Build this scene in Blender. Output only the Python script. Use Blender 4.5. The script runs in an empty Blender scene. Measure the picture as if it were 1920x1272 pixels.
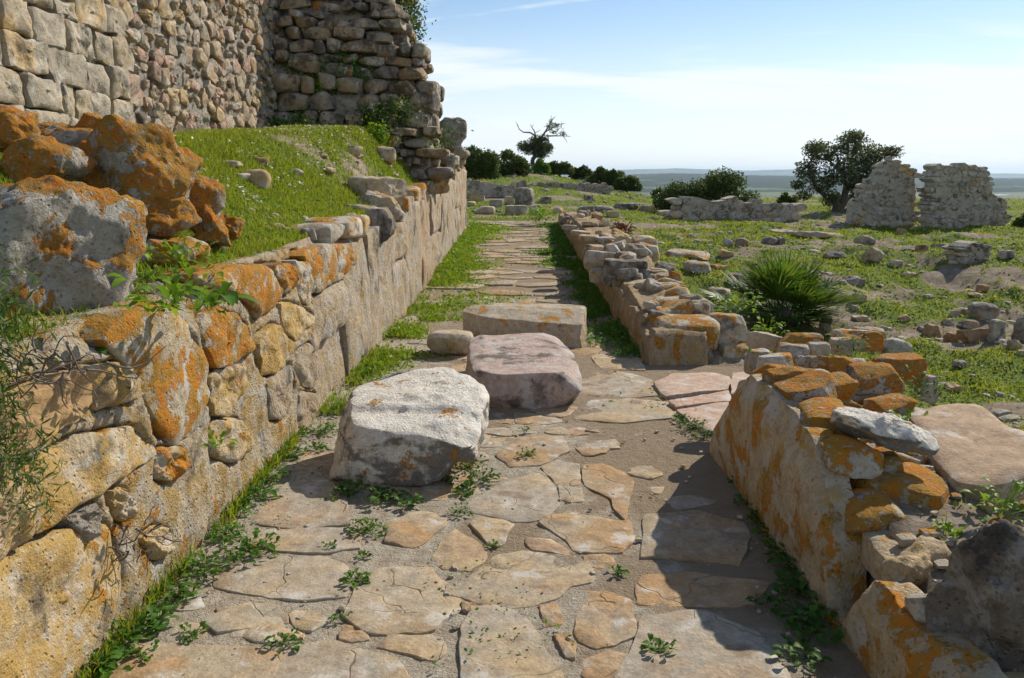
import bpy, math, random
import numpy as np
from mathutils import Matrix, Vector, Euler

# ------------------------------------------------------------------ camera, sky, sun, exposure
SC = bpy.context.scene
COL = SC.collection
F = 1500.0            # focal length in pixels of the 1920 wide photograph
PITCH = math.radians(11.6)
EYE = 1.6
cam_d = bpy.data.cameras.new('camera')
cam_d.sensor_width = 36.0
cam_d.lens = 36.0 * F / 1920.0
cam_d.clip_start = 0.05
cam_d.clip_end = 60000
cam = bpy.data.objects.new('camera', cam_d)
cam.location = (0, 0, EYE)
cam.rotation_euler = (math.pi / 2 - PITCH, 0, 0)
COL.objects.link(cam)
SC.camera = cam

SUN_AZ, SUN_EL = math.radians(46), math.radians(37)     # azimuth measured to the right of straight ahead
sun_d = bpy.data.lights.new('sun', 'SUN')
sun_d.energy = 5.0
sun_d.angle = math.radians(0.55)
sun_d.color = (1.0, 0.91, 0.77)
sun = bpy.data.objects.new('sun', sun_d)
sdir = Vector((math.sin(SUN_AZ) * math.cos(SUN_EL), math.cos(SUN_AZ) * math.cos(SUN_EL), math.sin(SUN_EL)))
sun.rotation_euler = sdir.to_track_quat('Z', 'Y').to_euler()
sun.location = (20, 20, 30)
COL.objects.link(sun)

SC.render.engine = 'CYCLES'
SC.cycles.use_denoising = True
SC.cycles.max_bounces = 6
SC.cycles.diffuse_bounces = 3
SC.cycles.transparent_max_bounces = 4
SC.cycles.volume_bounces = 0
SC.view_settings.view_transform = 'Standard'
SC.view_settings.look = 'None'
SC.view_settings.gamma = 1.0
SC.view_settings.use_curve_mapping = False
SC.view_settings.exposure = 0.18


class NT:
    """small helper round a node tree"""
    def __init__(self, tree):
        self.t = tree; tree.nodes.clear()
    def n(self, kind, **kw):
        nd = self.t.nodes.new(kind)
        for k, v in kw.items(): setattr(nd, k, v)
        return nd
    def set(self, sock, v):
        if isinstance(v, bpy.types.NodeSocket): self.t.links.new(v, sock)
        elif v is not None:
            if isinstance(v, (tuple, list)) and len(v) == 3 and sock.type == 'RGBA': v = (*v, 1)
            sock.default_value = v
    def math(self, op, a, b=None, c=None, clamp=False):
        nd = self.n('ShaderNodeMath', operation=op, use_clamp=clamp)
        for s, v in zip(nd.inputs, (a, b, c)): self.set(s, v)
        return nd.outputs[0]
    def vmath(self, op, a, b=None, scale=None):
        nd = self.n('ShaderNodeVectorMath', operation=op)
        self.set(nd.inputs[0], a)
        if b is not None: self.set(nd.inputs[1], b)
        if scale is not None: self.set(nd.inputs['Scale'], scale)
        return nd.outputs['Value'] if op in ('LENGTH', 'DOT_PRODUCT') else nd.outputs[0]
    def noise(self, vec, scale, detail=5, rough=0.55, dist=0.0):
        nd = self.n('ShaderNodeTexNoise')
        self.set(nd.inputs['Vector'], vec)
        nd.inputs['Scale'].default_value = scale; nd.inputs['Detail'].default_value = detail
        nd.inputs['Roughness'].default_value = rough; nd.inputs['Distortion'].default_value = dist
        return nd.outputs['Fac']
    def noise_col(self, vec, scale):
        nd = self.n('ShaderNodeTexNoise'); self.set(nd.inputs['Vector'], vec); nd.inputs['Scale'].default_value = scale
        return nd.outputs['Color']
    def voro(self, vec, scale, feature='F1', rand=1.0, out='Distance'):
        nd = self.n('ShaderNodeTexVoronoi', feature=feature)
        self.set(nd.inputs['Vector'], vec); nd.inputs['Scale'].default_value = scale
        nd.inputs['Randomness'].default_value = rand
        return nd.outputs[out]
    def ss(self, x, a, b):
        nd = self.n('ShaderNodeMapRange', interpolation_type='SMOOTHSTEP')
        self.set(nd.inputs[0], x); nd.inputs[1].default_value = a; nd.inputs[2].default_value = b
        return nd.outputs[0]
    def ramp(self, fac, stops, interp='LINEAR'):
        nd = self.n('ShaderNodeValToRGB'); cr = nd.color_ramp; cr.interpolation = interp
        while len(cr.elements) < len(stops): cr.elements.new(0.5)
        for e, (p, c) in zip(cr.elements, stops): e.position = p; e.color = (*c, 1)
        self.set(nd.inputs[0], fac)
        return nd.outputs[0]
    def mix(self, fac, a, b, blend='MIX'):
        nd = self.n('ShaderNodeMix', data_type='RGBA', blend_type=blend)
        self.set(nd.inputs[0], fac); self.set(nd.inputs[6], a); self.set(nd.inputs[7], b)
        return nd.outputs[2]
    def mapping(self, vec, scale=(1, 1, 1), rot=(0, 0, 0), loc=(0, 0, 0)):
        nd = self.n('ShaderNodeMapping'); self.set(nd.inputs[0], vec)
        nd.inputs['Scale'].default_value = scale; nd.inputs['Rotation'].default_value = rot
        nd.inputs['Location'].default_value = loc
        return nd.outputs[0]


# sky: physical sky with thin high cirrus
W = bpy.data.worlds.new('World'); SC.world = W; W.use_nodes = True
w = NT(W.node_tree)
sky = w.n('ShaderNodeTexSky', sky_type='NISHITA')
sky.sun_disc = False
sky.sun_elevation = SUN_EL
sky.sun_rotation = SUN_AZ
sky.altitude = 60; sky.air_density = 1.0; sky.dust_density = 0.05; sky.ozone_density = 2.2
gen = w.n('ShaderNodeTexCoord').outputs['Generated']
sep = w.n('ShaderNodeSeparateXYZ'); w.set(sep.inputs[0], gen)
den = w.math('ADD', w.math('MAXIMUM', sep.outputs[2], 0.0), 0.10)
cx = w.math('DIVIDE', sep.outputs[0], den); cy = w.math('DIVIDE', sep.outputs[1], den)
cmb = w.n('ShaderNodeCombineXYZ'); w.set(cmb.inputs[0], cx); w.set(cmb.inputs[1], cy)
pl = cmb.outputs[0]
c_big = w.noise(w.mapping(pl, (0.42, 0.75, 1), (0, 0, 0.5), (3.35, 1.2, 0)), 1.0, 4, 0.5, 0.4)
c_wisp = w.noise(w.mapping(pl, (0.6, 1.5, 1), (0, 0, -0.35), (1.7, 0.3, 0)), 1.3, 8, 0.62, 0.8)
cl = w.math('ADD', w.math('MULTIPLY', c_big, 0.80), w.math('MULTIPLY', c_wisp, 0.24))
cloud = w.math('MULTIPLY', w.ss(cl, 0.41, 0.60), w.ss(sep.outputs[2], 0.75, 0.12))   # thin cirrus, denser along the longer slant paths near the horizon
low = w.ss(sep.outputs[2], 0.21, 0.0)                      # the veil thickens towards the horizon, all round
cloud = w.math('MAXIMUM', w.math('MULTIPLY', cloud, 0.92), w.math('MULTIPLY', low, 0.80))
# one old contrail, a thin band on the cloud plane
ln = w.math('ADD', w.math('MULTIPLY', cx, 0.443), w.math('MULTIPLY', cy, 1.0))
ln = w.math('ADD', ln, w.math('MULTIPLY', w.math('SUBTRACT', w.noise(pl, 2.5, 4), 0.5), 0.06))
con = w.ss(w.math('ABSOLUTE', w.math('SUBTRACT', ln, 3.41)), 0.05, 0.0)
con = w.math('MULTIPLY', con, w.ss(w.noise(pl, 1.6, 3), 0.30, 0.62))
cloud = w.math('MAXIMUM', cloud, w.math('MULTIPLY', con, 0.85))
skyc = w.mix(cloud, sky.outputs[0], (8.0, 8.45, 8.8))
bg = w.n('ShaderNodeBackground'); w.set(bg.inputs[0], skyc); bg.inputs[1].default_value = 0.11
out = w.n('ShaderNodeOutputWorld'); w.t.links.new(bg.outputs[0], out.inputs[0])

# ------------------------------------------------------------------ pixel helpers (where things stand)
CP, SP = math.cos(PITCH), math.sin(PITCH)
def ray(u, v):
    a, b = (u - 960) / F, (v - 636) / F
    return np.array([a, CP - b * SP, -SP - b * CP])
def on_z(u, v, z):
    d = ray(u, v); t = (z - EYE) / d[2]; return np.array([0, 0, EYE]) + d * t
def on_y(u, v, y):
    d = ray(u, v); t = y / d[1]; return np.array([0, 0, EYE]) + d * t
def on_x(u, v, x):
    d = ray(u, v); t = x / d[0]; return np.array([0, 0, EYE]) + d * t
def px_at(y): return y * CP / F + 0.2 / F * SP      # metres per pixel about distance y

# ------------------------------------------------------------------ noise
def _hash(ix, iy, iz, seed):
    h = (ix * 374761393 + iy * 668265263 + iz * 2147483647 + seed * 1274126177) & 0xFFFFFFFF
    h = ((h ^ (h >> 13)) * 1274126177) & 0xFFFFFFFF
    h = ((h ^ (h >> 16)) * 2246822519) & 0xFFFFFFFF
    return ((h ^ (h >> 15)) & 0xFFFFFF) / float(0xFFFFFF)
def vnoise(p, seed=0):
    p = np.asarray(p, float); i = np.floor(p).astype(np.int64); f = p - i
    f = f * f * f * (f * (f * 6 - 15) + 10)
    r = 0
    for dx in (0, 1):
        wx = f[:, 0] if dx else 1 - f[:, 0]
        for dy in (0, 1):
            wy = f[:, 1] if dy else 1 - f[:, 1]
            for dz in (0, 1):
                wz = f[:, 2] if dz else 1 - f[:, 2]
                r = r + wx * wy * wz * _hash(i[:, 0] + dx, i[:, 1] + dy, i[:, 2] + dz, seed)
    return r * 2 - 1
def fbm(p, octaves=4, seed=0, gain=0.5):
    p = np.asarray(p, float); a, s, r = 1.0, 0.0, 0
    for o in range(octaves):
        r = r + a * vnoise(p * (2.03 ** o) + 17.3 * o, seed + o); s += a; a *= gain
    return r / s
def fbm2(x, y, sc, octaves=4, seed=0):
    x = np.asarray(x, float); y = np.asarray(y, float)
    return fbm(np.stack([x.ravel() * sc, y.ravel() * sc, np.full(x.size, 0.37)], 1), octaves, seed).reshape(x.shape)
def sstep(x, a, b):
    t = np.clip((np.asarray(x, float) - a) / (b - a), 0, 1); return t * t * (3 - 2 * t)

# ------------------------------------------------------------------ object helpers
WLOC = {}
def link(o, parent, loc):
    COL.objects.link(o)
    loc = np.asarray(loc, float)
    if parent is not None:
        o.parent = parent; o.location = loc - WLOC[parent.name]
    else:
        o.location = loc
    WLOC[o.name] = loc
    return o
def tag(o, label=None, cat=None, group=None, kind=None):
    if label: o['label'] = label
    if cat: o['category'] = cat
    if group: o['group'] = group
    if kind: o['kind'] = kind
    return o
def empty(name, loc, label, cat, group=None):
    o = bpy.data.objects.new(name, None); o.empty_display_size = 0.2
    link(o, None, loc); return tag(o, label, cat, group, 'thing')
def make_mesh(name, V, Fc, mat, smooth=True, sharp=0):
    """V (n,3) array; Fc an (m,k) int array or a list of such arrays"""
    V = np.asarray(V, np.float32)
    groups = Fc if isinstance(Fc, list) else [Fc]
    groups = [np.asarray(g, np.int32) for g in groups if len(g)]
    me = bpy.data.meshes.new(name)
    me.vertices.add(len(V)); me.vertices.foreach_set('co', V.ravel())
    tot = np.concatenate([np.full(len(g), g.shape[1], np.int32) for g in groups])
    me.loops.add(int(tot.sum())); me.loops.foreach_set('vertex_index', np.concatenate([g.ravel() for g in groups]))
    me.polygons.add(len(tot))
    me.polygons.foreach_set('loop_start', np.concatenate([[0], np.cumsum(tot)[:-1]]).astype(np.int32))
    me.polygons.foreach_set('loop_total', tot)
    me.update(calc_edges=True)
    me.polygons.foreach_set('use_smooth', np.full(len(tot), smooth))
    if mat is not None: me.materials.append(mat)
    if sharp: me.set_sharp_from_angle(angle=math.radians(sharp))
    return me
def mesh_obj(name, V, Fc, mat, loc=(0, 0, 0), parent=None, smooth=True, rot=None, sharp=0):
    o = bpy.data.objects.new(name, make_mesh(name, V, Fc, mat, smooth, sharp))
    link(o, parent, loc)
    if rot is not None: o.rotation_euler = rot
    return o

# ------------------------------------------------------------------ materials
def new_mat(name):
    m = bpy.data.materials.new(name); m.use_nodes = True
    return m, NT(m.node_tree)
def finish(t, col, rough, bump_h=None, bump_s=0.5, bump_d=0.02, spec=0.25):
    b = t.n('ShaderNodeBsdfPrincipled'); t.set(b.inputs['Base Color'], col); t.set(b.inputs['Roughness'], rough)
    b.inputs['Specular IOR Level'].default_value = spec
    if bump_h is not None:
        bp = t.n('ShaderNodeBump'); bp.inputs['Strength'].default_value = bump_s; bp.inputs['Distance'].default_value = bump_d
        t.set(bp.inputs['Height'], bump_h); t.t.links.new(bp.outputs[0], b.inputs['Normal'])
    o = t.n('ShaderNodeOutputMaterial'); t.t.links.new(b.outputs[0], o.inputs[0])
    return b

ORANGE = [(0.0, (0.50, 0.145, 0.005)), (0.4, (0.46, 0.175, 0.010)), (0.6, (0.36, 0.20, 0.03)), (0.8, (0.25, 0.14, 0.03)), (1.0, (0.16, 0.11, 0.05))]
def stone_mat(name, cols, lichen=0.0, yellow=0.0, pale=0.0, dark=0.0, soil=0.0, streak=False, bump=0.6, bd=0.02,
              pits=0.5, sc=1.0, lsc=5.0, top_lichen=0.0, white=(0.50, 0.48, 0.44), side=0.0, crack=0.0):
    """weathered limestone / sandstone; cols: colours picked per stone and blended inside it.
    lichen: share covered by orange crusts; yellow: pale yellow crusts; pale: whitish crusts; dark: blackish stain"""
    m, t = new_mat(name)
    tc = t.n('ShaderNodeTexCoord').outputs['Object']
    rnd = t.n('ShaderNodeObjectInfo').outputs['Random']
    off = t.n('ShaderNodeCombineXYZ')
    t.set(off.inputs[0], t.math('MULTIPLY', rnd, 37.0)); t.set(off.inputs[1], t.math('MULTIPLY', rnd, 91.0)); t.set(off.inputs[2], t.math('MULTIPLY', rnd, 53.0))
    p = t.vmath('ADD', tc, off.outputs[0])
    ps = t.mapping(p, (1, 1, 0.42)) if streak else p
    n1 = t.noise(ps, 2.6 * sc, 6, 0.6, 0.3)
    n2 = t.noise(ps, 17 * sc, 8, 0.68)
    n3 = t.noise(ps, 75 * sc, 4, 0.7)
    pick = t.math('ADD', t.math('MULTIPLY', rnd, 0.78), t.math('MULTIPLY', t.math('SUBTRACT', n1, 0.39), 0.95), clamp=True)
    k = len(cols)
    col = t.ramp(pick, [(i / (k - 1), c) for i, c in enumerate(cols)])
    sh = t.math('ADD', 0.30, t.math('MULTIPLY', n2, 1.40))
    sh = t.math('MULTIPLY', sh, t.math('ADD', 0.55, t.math('MULTIPLY', n3, 0.90)))
    cm = t.n('ShaderNodeCombineXYZ')
    for i in range(3): t.set(cm.inputs[i], sh)
    col = t.mix(1.0, col, cm.outputs[0], 'MULTIPLY')
    geo = t.n('ShaderNodeNewGeometry'); nz = t.n('ShaderNodeSeparateXYZ'); t.set(nz.inputs[0], geo.outputs['Normal'])
    def th(amount): return 0.5 + 0.30 * (0.5 - amount)
    if pale:
        q = t.noise(t.vmath('ADD', ps, (5.1, 2.2, 8.8)), 6.0 * sc, 7, 0.66)
        col = t.mix(t.math('MULTIPLY', t.ss(q, th(pale) - 0.05, th(pale) + 0.06), 0.8), col, white)
    if dark:
        q = t.noise(t.vmath('ADD', ps, (1.1, 7.2, 3.8)), 4.5 * sc, 7, 0.68)
        if side: q = t.math('ADD', q, t.math('MULTIPLY', t.math('SUBTRACT', 0.45, nz.outputs[2]), side))     # black crust on upright faces, made heavier to put their shade into the colour
        col = t.mix(t.math('MULTIPLY', t.ss(q, th(dark) - 0.06, th(dark) + 0.06), 0.75), col, (0.055, 0.050, 0.045))
    if yellow:
        q = t.noise(t.vmath('ADD', p, (9.1, 4.2, 2.8)), 7.5 * sc, 8, 0.7)
        col = t.mix(t.math('MULTIPLY', t.ss(q, th(yellow) - 0.04, th(yellow) + 0.07), 0.8), col, (0.42, 0.27, 0.075))
    lm = None
    if lichen:
        q = t.noise(t.vmath('ADD', p, (2.7, 3.9, 6.1)), lsc, 9, 0.62, 0.25)
        q = t.math('ADD', q, t.math('MULTIPLY', nz.outputs[2], top_lichen))
        q = t.math('ADD', q, t.math('ADD', t.math('MULTIPLY', t.math('SUBTRACT', n2, 0.5), 0.42), t.math('MULTIPLY', t.math('SUBTRACT', n3, 0.5), 0.22)))
        oc = t.ramp(t.math('ADD', t.math('MULTIPLY', t.noise(p, 9, 6, 0.7), 0.65), t.math('MULTIPLY', n3, 0.35)), [(0.33 + 0.36 * a, c) for a, c in ORANGE])
        q = t.math('ADD', q, t.math('MULTIPLY', t.math('SUBTRACT', rnd, 0.5), 0.07))
        lm = t.ss(q, th(lichen) - 0.008, th(lichen) + 0.03)
        gone = t.math('SUBTRACT', 0.95, t.math('MULTIPLY', t.ss(t.noise(t.vmath('ADD', p, (4.4, 1.3, 9.2)), 33, 5, 0.7), 0.55, 0.63), 0.8))   # grey and white specks where the crust has flaked
        lm = t.math('MULTIPLY', lm, gone)
        col = t.mix(lm, col, oc)
    if soil:
        q = t.noise(p, 5.0, 6, 0.6)
        col = t.mix(t.math('MULTIPLY', t.ss(t.math('ADD', q, t.math('MULTIPLY', nz.outputs[2], 0.05)), th(soil), th(soil) + 0.12), 0.85), col, (0.23, 0.17, 0.12))
    n2b = t.math('ADD', t.math('MULTIPLY', t.noise(p, 19 * sc, 9, 0.72), 0.75), t.math('MULTIPLY', n2, 0.25)) if streak else n2
    h = t.math('ADD', t.math('MULTIPLY', n1, 0.5), t.math('MULTIPLY', n2b, 1.0))
    h = t.math('ADD', h, t.math('MULTIPLY', n3 if not streak else t.noise(p, 70 * sc, 4, 0.7), 0.42))
    if crack:
        e = t.voro(t.vmath('ADD', p, t.vmath('SCALE', t.vmath('SUBTRACT', t.noise_col(p, 5), (0.5, 0.5, 0.5)), scale=0.22)), 2.1, 'DISTANCE_TO_EDGE')
        ck = t.math('MULTIPLY', t.ss(e, 0.009, 0.002), t.ss(t.noise(p, 2.3, 3), 0.47, 0.53))
        col = t.mix(t.math('MULTIPLY', ck, crack), col, (0.05, 0.04, 0.03)); h = t.math('SUBTRACT', h, t.math('MULTIPLY', ck, 0.8))
    if pits:
        v = t.voro(ps, 42 * sc)
        pit = t.math('MULTIPLY', t.ss(v, 0.32, 0.02), t.ss(n2, 0.42, 0.62))
        h = t.math('SUBTRACT', h, t.math('MULTIPLY', pit, pits))
    if lm is not None: h = t.math('ADD', h, t.math('MULTIPLY', lm, 0.12))
    finish(t, col, 0.92, h, bump, bd, 0.15)
    return m

GREY = (0.30, 0.262, 0.208); LGREY = (0.41, 0.36, 0.285); TAN = (0.43, 0.31, 0.165); BROWN = (0.33, 0.20, 0.095)
PINK = (0.37, 0.235, 0.18); OCHRE = (0.46, 0.31, 0.12); DGREY = (0.17, 0.155, 0.14); CREAM = (0.50, 0.42, 0.30)
M = {}
M['ashlar'] = stone_mat('tower_ashlar_stone', [GREY, (0.34,0.29,0.22), GREY, (0.36,0.31,0.235), (0.36,0.285,0.185), GREY, LGREY, TAN, BROWN], pale=0.14, dark=0.24, bump=0.75)
M['rubble'] = stone_mat('tower_rubble_stone', [(0.37,0.28,0.17), (0.36,0.30,0.22), GREY, TAN, (0.35,0.28,0.19), PINK, LGREY, (0.34,0.225,0.12), GREY], pale=0.15, dark=0.22, bump=0.8)
M['butt'] = stone_mat('broken_tower_stone', [GREY, (0.26,0.18,0.10), (0.33,0.26,0.18), GREY, DGREY, LGREY, GREY], lichen=0.05, yellow=0.08, dark=0.34, pale=0.18, bump=0.9)
M['mortar'] = stone_mat('rough_grey_mortar', [GREY, LGREY, (0.33, 0.30, 0.27)], pale=0.35, dark=0.28, bump=1.0, bd=0.05, pits=0.9, sc=1.5)
M['lwall'] = stone_mat('yellow_crusted_wall_block', [CREAM, (0.48,0.37,0.22), TAN, CREAM], lichen=0.09, yellow=0.52, pale=0.30, dark=0.15, bump=0.85, bd=0.03, pits=0.8)
M['lplain'] = stone_mat('smooth_brown_sandstone', [(0.34, 0.22, 0.11), (0.38, 0.25, 0.13)], yellow=0.12, dark=0.12, bump=0.35, pits=0.1)
M['lorange'] = stone_mat('orange_crusted_wall_stone', [LGREY, CREAM, LGREY], lichen=0.70, yellow=0.3, pale=0.3, dark=0.12, bump=1.0, bd=0.03, top_lichen=0.05, lsc=6.5)
M['lmix'] = stone_mat('partly_orange_wall_stone', [LGREY, CREAM, GREY], lichen=0.45, yellow=0.35, pale=0.4, bump=0.9, bd=0.03, top_lichen=0.03, lsc=7)
M['boulder_or'] = stone_mat('orange_crusted_boulder_rock', [LGREY, (0.44, 0.41, 0.36)], lichen=0.88, pale=0.4, dark=0.12, bump=1.0, bd=0.04, top_lichen=0.08, lsc=4.2)
M['boulder_gr'] = stone_mat('pale_boulder_rock', [(0.42, 0.39, 0.34), (0.46, 0.43, 0.38)], lichen=0.50, pale=0.40, dark=0.20, bump=1.0, bd=0.045, top_lichen=0.17, lsc=3.4, pits=0.9)
M['plaster'] = stone_mat('streaked_wall_plaster', [(0.47, 0.355, 0.24), (0.45, 0.38, 0.285), (0.48, 0.335, 0.22)], yellow=0.27, pale=0.30, dark=0.2, streak=True, bump=1.0, bd=0.05, pits=0.9)
M['rplaster'] = stone_mat('spotted_wall_plaster', [(0.45, 0.36, 0.24), (0.46, 0.37, 0.25)], lichen=0.34, yellow=0.33, pale=0.28, streak=False, bump=0.8, bd=0.03, pits=0.9, lsc=6.5)
M['lcore'] = stone_mat('yellowed_wall_face', [(0.46, 0.37, 0.25), CREAM, (0.47, 0.36, 0.23)], lichen=0.12, yellow=0.42, pale=0.34, dark=0.2, bump=1.0, bd=0.05, pits=1.0)
M['rstreak'] = stone_mat('streaked_low_wall_plaster', [(0.42, 0.31, 0.19), (0.40, 0.32, 0.22)], lichen=0.14, yellow=0.3, dark=0.2, streak=True, bump=1.0, bd=0.05, pits=0.8)
M['field'] = stone_mat('field_stone', [GREY, LGREY, TAN, GREY, DGREY, BROWN], lichen=0.05, pale=0.25, dark=0.2, bump=0.8)
M['fieldbrown'] = stone_mat('brown_field_stone', [BROWN, (0.30, 0.20, 0.12), TAN], dark=0.2, bump=0.6)
M['rgrey'] = stone_mat('grey_wall_stone', [LGREY, GREY, CREAM, GREY], lichen=0.17, pale=0.35, dark=0.2, bump=0.85, top_lichen=0.04)
M['rtan'] = stone_mat('tan_wall_stone', [TAN, LGREY, OCHRE], lichen=0.12, yellow=0.12, pale=0.2, dark=0.1, bump=0.7)
M['dark'] = stone_mat('dark_porous_rock', [(0.26, 0.225, 0.18), (0.31, 0.25, 0.19)], pale=0.40, dark=0.30, bump=1.0, bd=0.05, pits=1.2, sc=1.3)
M['white'] = stone_mat('white_marble_like_stone', [(0.58, 0.54, 0.47), (0.64, 0.60, 0.53)], pale=0.3, dark=0.36, lichen=0.05, yellow=0.08, bump=0.8, bd=0.03, pits=0.5, white=(0.68, 0.66, 0.61), side=0.20)  # dark and side: black stains, with the front's shade painted in as well
M['blockgrey'] = stone_mat('pinkish_grey_block_stone', [(0.38, 0.31, 0.27), (0.42, 0.31, 0.27)], pale=0.35, dark=0.27, bump=0.6, white=(0.46, 0.42, 0.39))
M['blocktan'] = stone_mat('grey_tan_block_stone', [(0.40, 0.34, 0.25), (0.42, 0.36, 0.28)], yellow=0.22, dark=0.22, lichen=0.13, bump=0.6)
M['slabwood'] = stone_mat('layered_brown_sandstone', [(0.34, 0.235, 0.155), (0.38, 0.28, 0.19)], pale=0.16, bump=0.5, pits=0.1)
M['pave'] = stone_mat('worn_paving_stone', [(0.39, 0.285, 0.165), (0.36, 0.30, 0.215), (0.37, 0.235, 0.12), (0.34, 0.30, 0.24), (0.40, 0.30, 0.18), (0.34, 0.225, 0.16)], pale=0.17, soil=0.14, bump=0.55, pits=0.2, bd=0.015, crack=0.28)
M['pavered'] = stone_mat('reddish_paving_stone', [(0.42, 0.28, 0.22), (0.44, 0.33, 0.25)], pale=0.25, bump=0.5, pits=0.15, bd=0.015, crack=0.28)
M['ruin'] = stone_mat('ruin_wall_stone', [LGREY, (0.38, 0.33, 0.26), GREY, LGREY], pale=0.34, dark=0.26, lichen=0.03, bump=0.9)
M['ruinplaster'] = stone_mat('ruin_wall_mortar', [(0.42, 0.40, 0.37), LGREY], pale=0.4, dark=0.12, bump=1.0, bd=0.05)

# the bed between the paving stones: lime mortar and trodden earth
m, t = new_mat('mortar_and_earth'); M['bed'] = m
p = t.n('ShaderNodeTexCoord').outputs['Object']
sx = t.n('ShaderNodeSeparateXYZ'); t.set(sx.inputs[0], p)
n1 = t.noise(p, 1.7, 7, 0.62, 0.4); n2 = t.noise(p, 14, 8, 0.7); n3 = t.noise(p, 90, 4, 0.7)
earth = t.mix(n2, (0.27, 0.205, 0.14), (0.42, 0.34, 0.24))
lime = t.ramp(n2, [(0.28, (0.31, 0.25, 0.18)), (0.46, (0.45, 0.385, 0.295)), (0.62, (0.56, 0.51, 0.42))])
side = t.math('ADD', n1, t.math('MULTIPLY', t.math('SUBTRACT', sx.outputs[0], 0.35), -0.16))
side = t.math('ADD', side, t.math('MULTIPLY', t.math('SUBTRACT', sx.outputs[1], 3.4), -0.045))
col = t.mix(t.ss(side, 0.44, 0.54), earth, lime)
col = t.mix(t.math('MULTIPLY', t.ss(n3, 0.52, 0.75), 0.6), col, (0.16, 0.12, 0.085))
finish(t, col, 0.95, t.math('ADD', t.math('MULTIPLY', n2, 1.3), t.math('MULTIPLY', n3, 0.6)), 1.0, 0.035, 0.1)

# ground: earth under the grass near by, fields and scrub on the plain
m, t = new_mat('earth_and_pasture'); M['ground'] = m
p = t.n('ShaderNodeTexCoord').outputs['Object']
veg = t.n('ShaderNodeAttribute', attribute_name='veg').outputs['Fac']
n1 = t.noise(p, 0.9, 8, 0.65); n2 = t.noise(p, 9, 8, 0.72); n3 = t.noise(p, 60, 4, 0.7)
soil = t.ramp(n2, [(0.3, (0.13, 0.095, 0.065)), (0.5, (0.24, 0.19, 0.14)), (0.7, (0.36, 0.31, 0.25))])
green = t.ramp(n2, [(0.3, (0.055, 0.085, 0.018)), (0.6, (0.13, 0.18, 0.035)), (0.8, (0.20, 0.19, 0.08))])
near = t.mix(t.ss(t.math('ADD', veg, t.math('MULTIPLY', t.math('SUBTRACT', n2, 0.5), 0.8)), 0.25, 0.6), soil, green)
far = t.ramp(t.voro(t.mapping(p, (0.0016, 0.005, 1)), 1.0, out='Color'), [(0.0, (0.085, 0.10, 0.055)), (0.35, (0.13, 0.145, 0.07)), (0.65, (0.10, 0.13, 0.05)), (1.0, (0.17, 0.155, 0.105))])
far = t.mix(t.ss(t.noise(t.mapping(p, (0.002, 0.008, 1)), 1.0, 7, 0.65), 0.5, 0.62), far, (0.05, 0.065, 0.045))
d = t.vmath('LENGTH', p)
col = t.mix(t.ss(d, 60, 400), near, far)
finish(t, col, 0.95, t.math('ADD', n2, t.math('MULTIPLY', n3, 0.5)), 0.7, 0.03, 0.1)

def leaf_mat(name, stops, trans=0.35, rough=0.6, tcol=None, spec=0.15):
    m, t = new_mat(name)
    geo = t.n('ShaderNodeNewGeometry')
    oi = t.n('ShaderNodeObjectInfo').outputs['Random']
    f = t.math('ADD', t.math('MULTIPLY', geo.outputs['Random Per Island'], 0.85), t.math('MULTIPLY', oi, 0.15))
    c = t.ramp(f, stops)
    b = t.n('ShaderNodeBsdfPrincipled'); t.set(b.inputs['Base Color'], c); b.inputs['Roughness'].default_value = rough
    b.inputs['Specular IOR Level'].default_value = spec
    tr = t.n('ShaderNodeBsdfTranslucent')
    t.set(tr.inputs[0], t.mix(1.0, c, tcol or (1.5, 1.5, 0.7), 'MULTIPLY'))
    mx = t.n('ShaderNodeMixShader'); mx.inputs[0].default_value = trans
    t.t.links.new(b.outputs[0], mx.inputs[1]); t.t.links.new(tr.outputs[0], mx.inputs[2])
    o = t.n('ShaderNodeOutputMaterial'); t.t.links.new(mx.outputs[0], o.inputs[0])
    return m
M['grass'] = leaf_mat('short_grass', [(0, (0.15, 0.20, 0.02)), (0.5, (0.22, 0.265, 0.03)), (0.85, (0.28, 0.29, 0.05)), (1, (0.32, 0.28, 0.12))], 0.4)
M['cover'] = leaf_mat('field_herbs', [(0, (0.055, 0.10, 0.014)), (0.5, (0.10, 0.155, 0.022)), (0.9, (0.16, 0.18, 0.035)), (1, (0.26, 0.22, 0.11))], 0.35)
M['weed'] = leaf_mat('weed_leaf', [(0, (0.045, 0.12, 0.015)), (0.6, (0.08, 0.18, 0.022)), (1, (0.14, 0.22, 0.03))], 0.38, 0.55, spec=0.2)
M['weedlight'] = leaf_mat('fresh_weed_leaf', [(0, (0.10, 0.20, 0.02)), (0.6, (0.15, 0.25, 0.025)), (1, (0.24, 0.29, 0.035))], 0.4, 0.45)
M['weeddark'] = leaf_mat('dark_weed_leaf', [(0, (0.04, 0.10, 0.016)), (0.7, (0.075, 0.16, 0.024)), (1, (0.15, 0.20, 0.03))], 0.38, 0.55, spec=0.2)
M['olive'] = leaf_mat('olive_leaf', [(0, (0.04, 0.055, 0.025)), (0.5, (0.08, 0.10, 0.05)), (1, (0.15, 0.165, 0.10))], 0.3, 0.5)
M['bush'] = leaf_mat('evergreen_bush_leaf', [(0, (0.03, 0.055, 0.014)), (0.55, (0.065, 0.10, 0.022)), (1, (0.125, 0.145, 0.04))], 0.3, 0.5)
M['palm'] = leaf_mat('palm_leaf', [(0, (0.035, 0.085, 0.014)), (0.5, (0.07, 0.14, 0.02)), (0.88, (0.13, 0.19, 0.03)), (1, (0.24, 0.19, 0.09))], 0.28, 0.5, spec=0.2)
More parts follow.
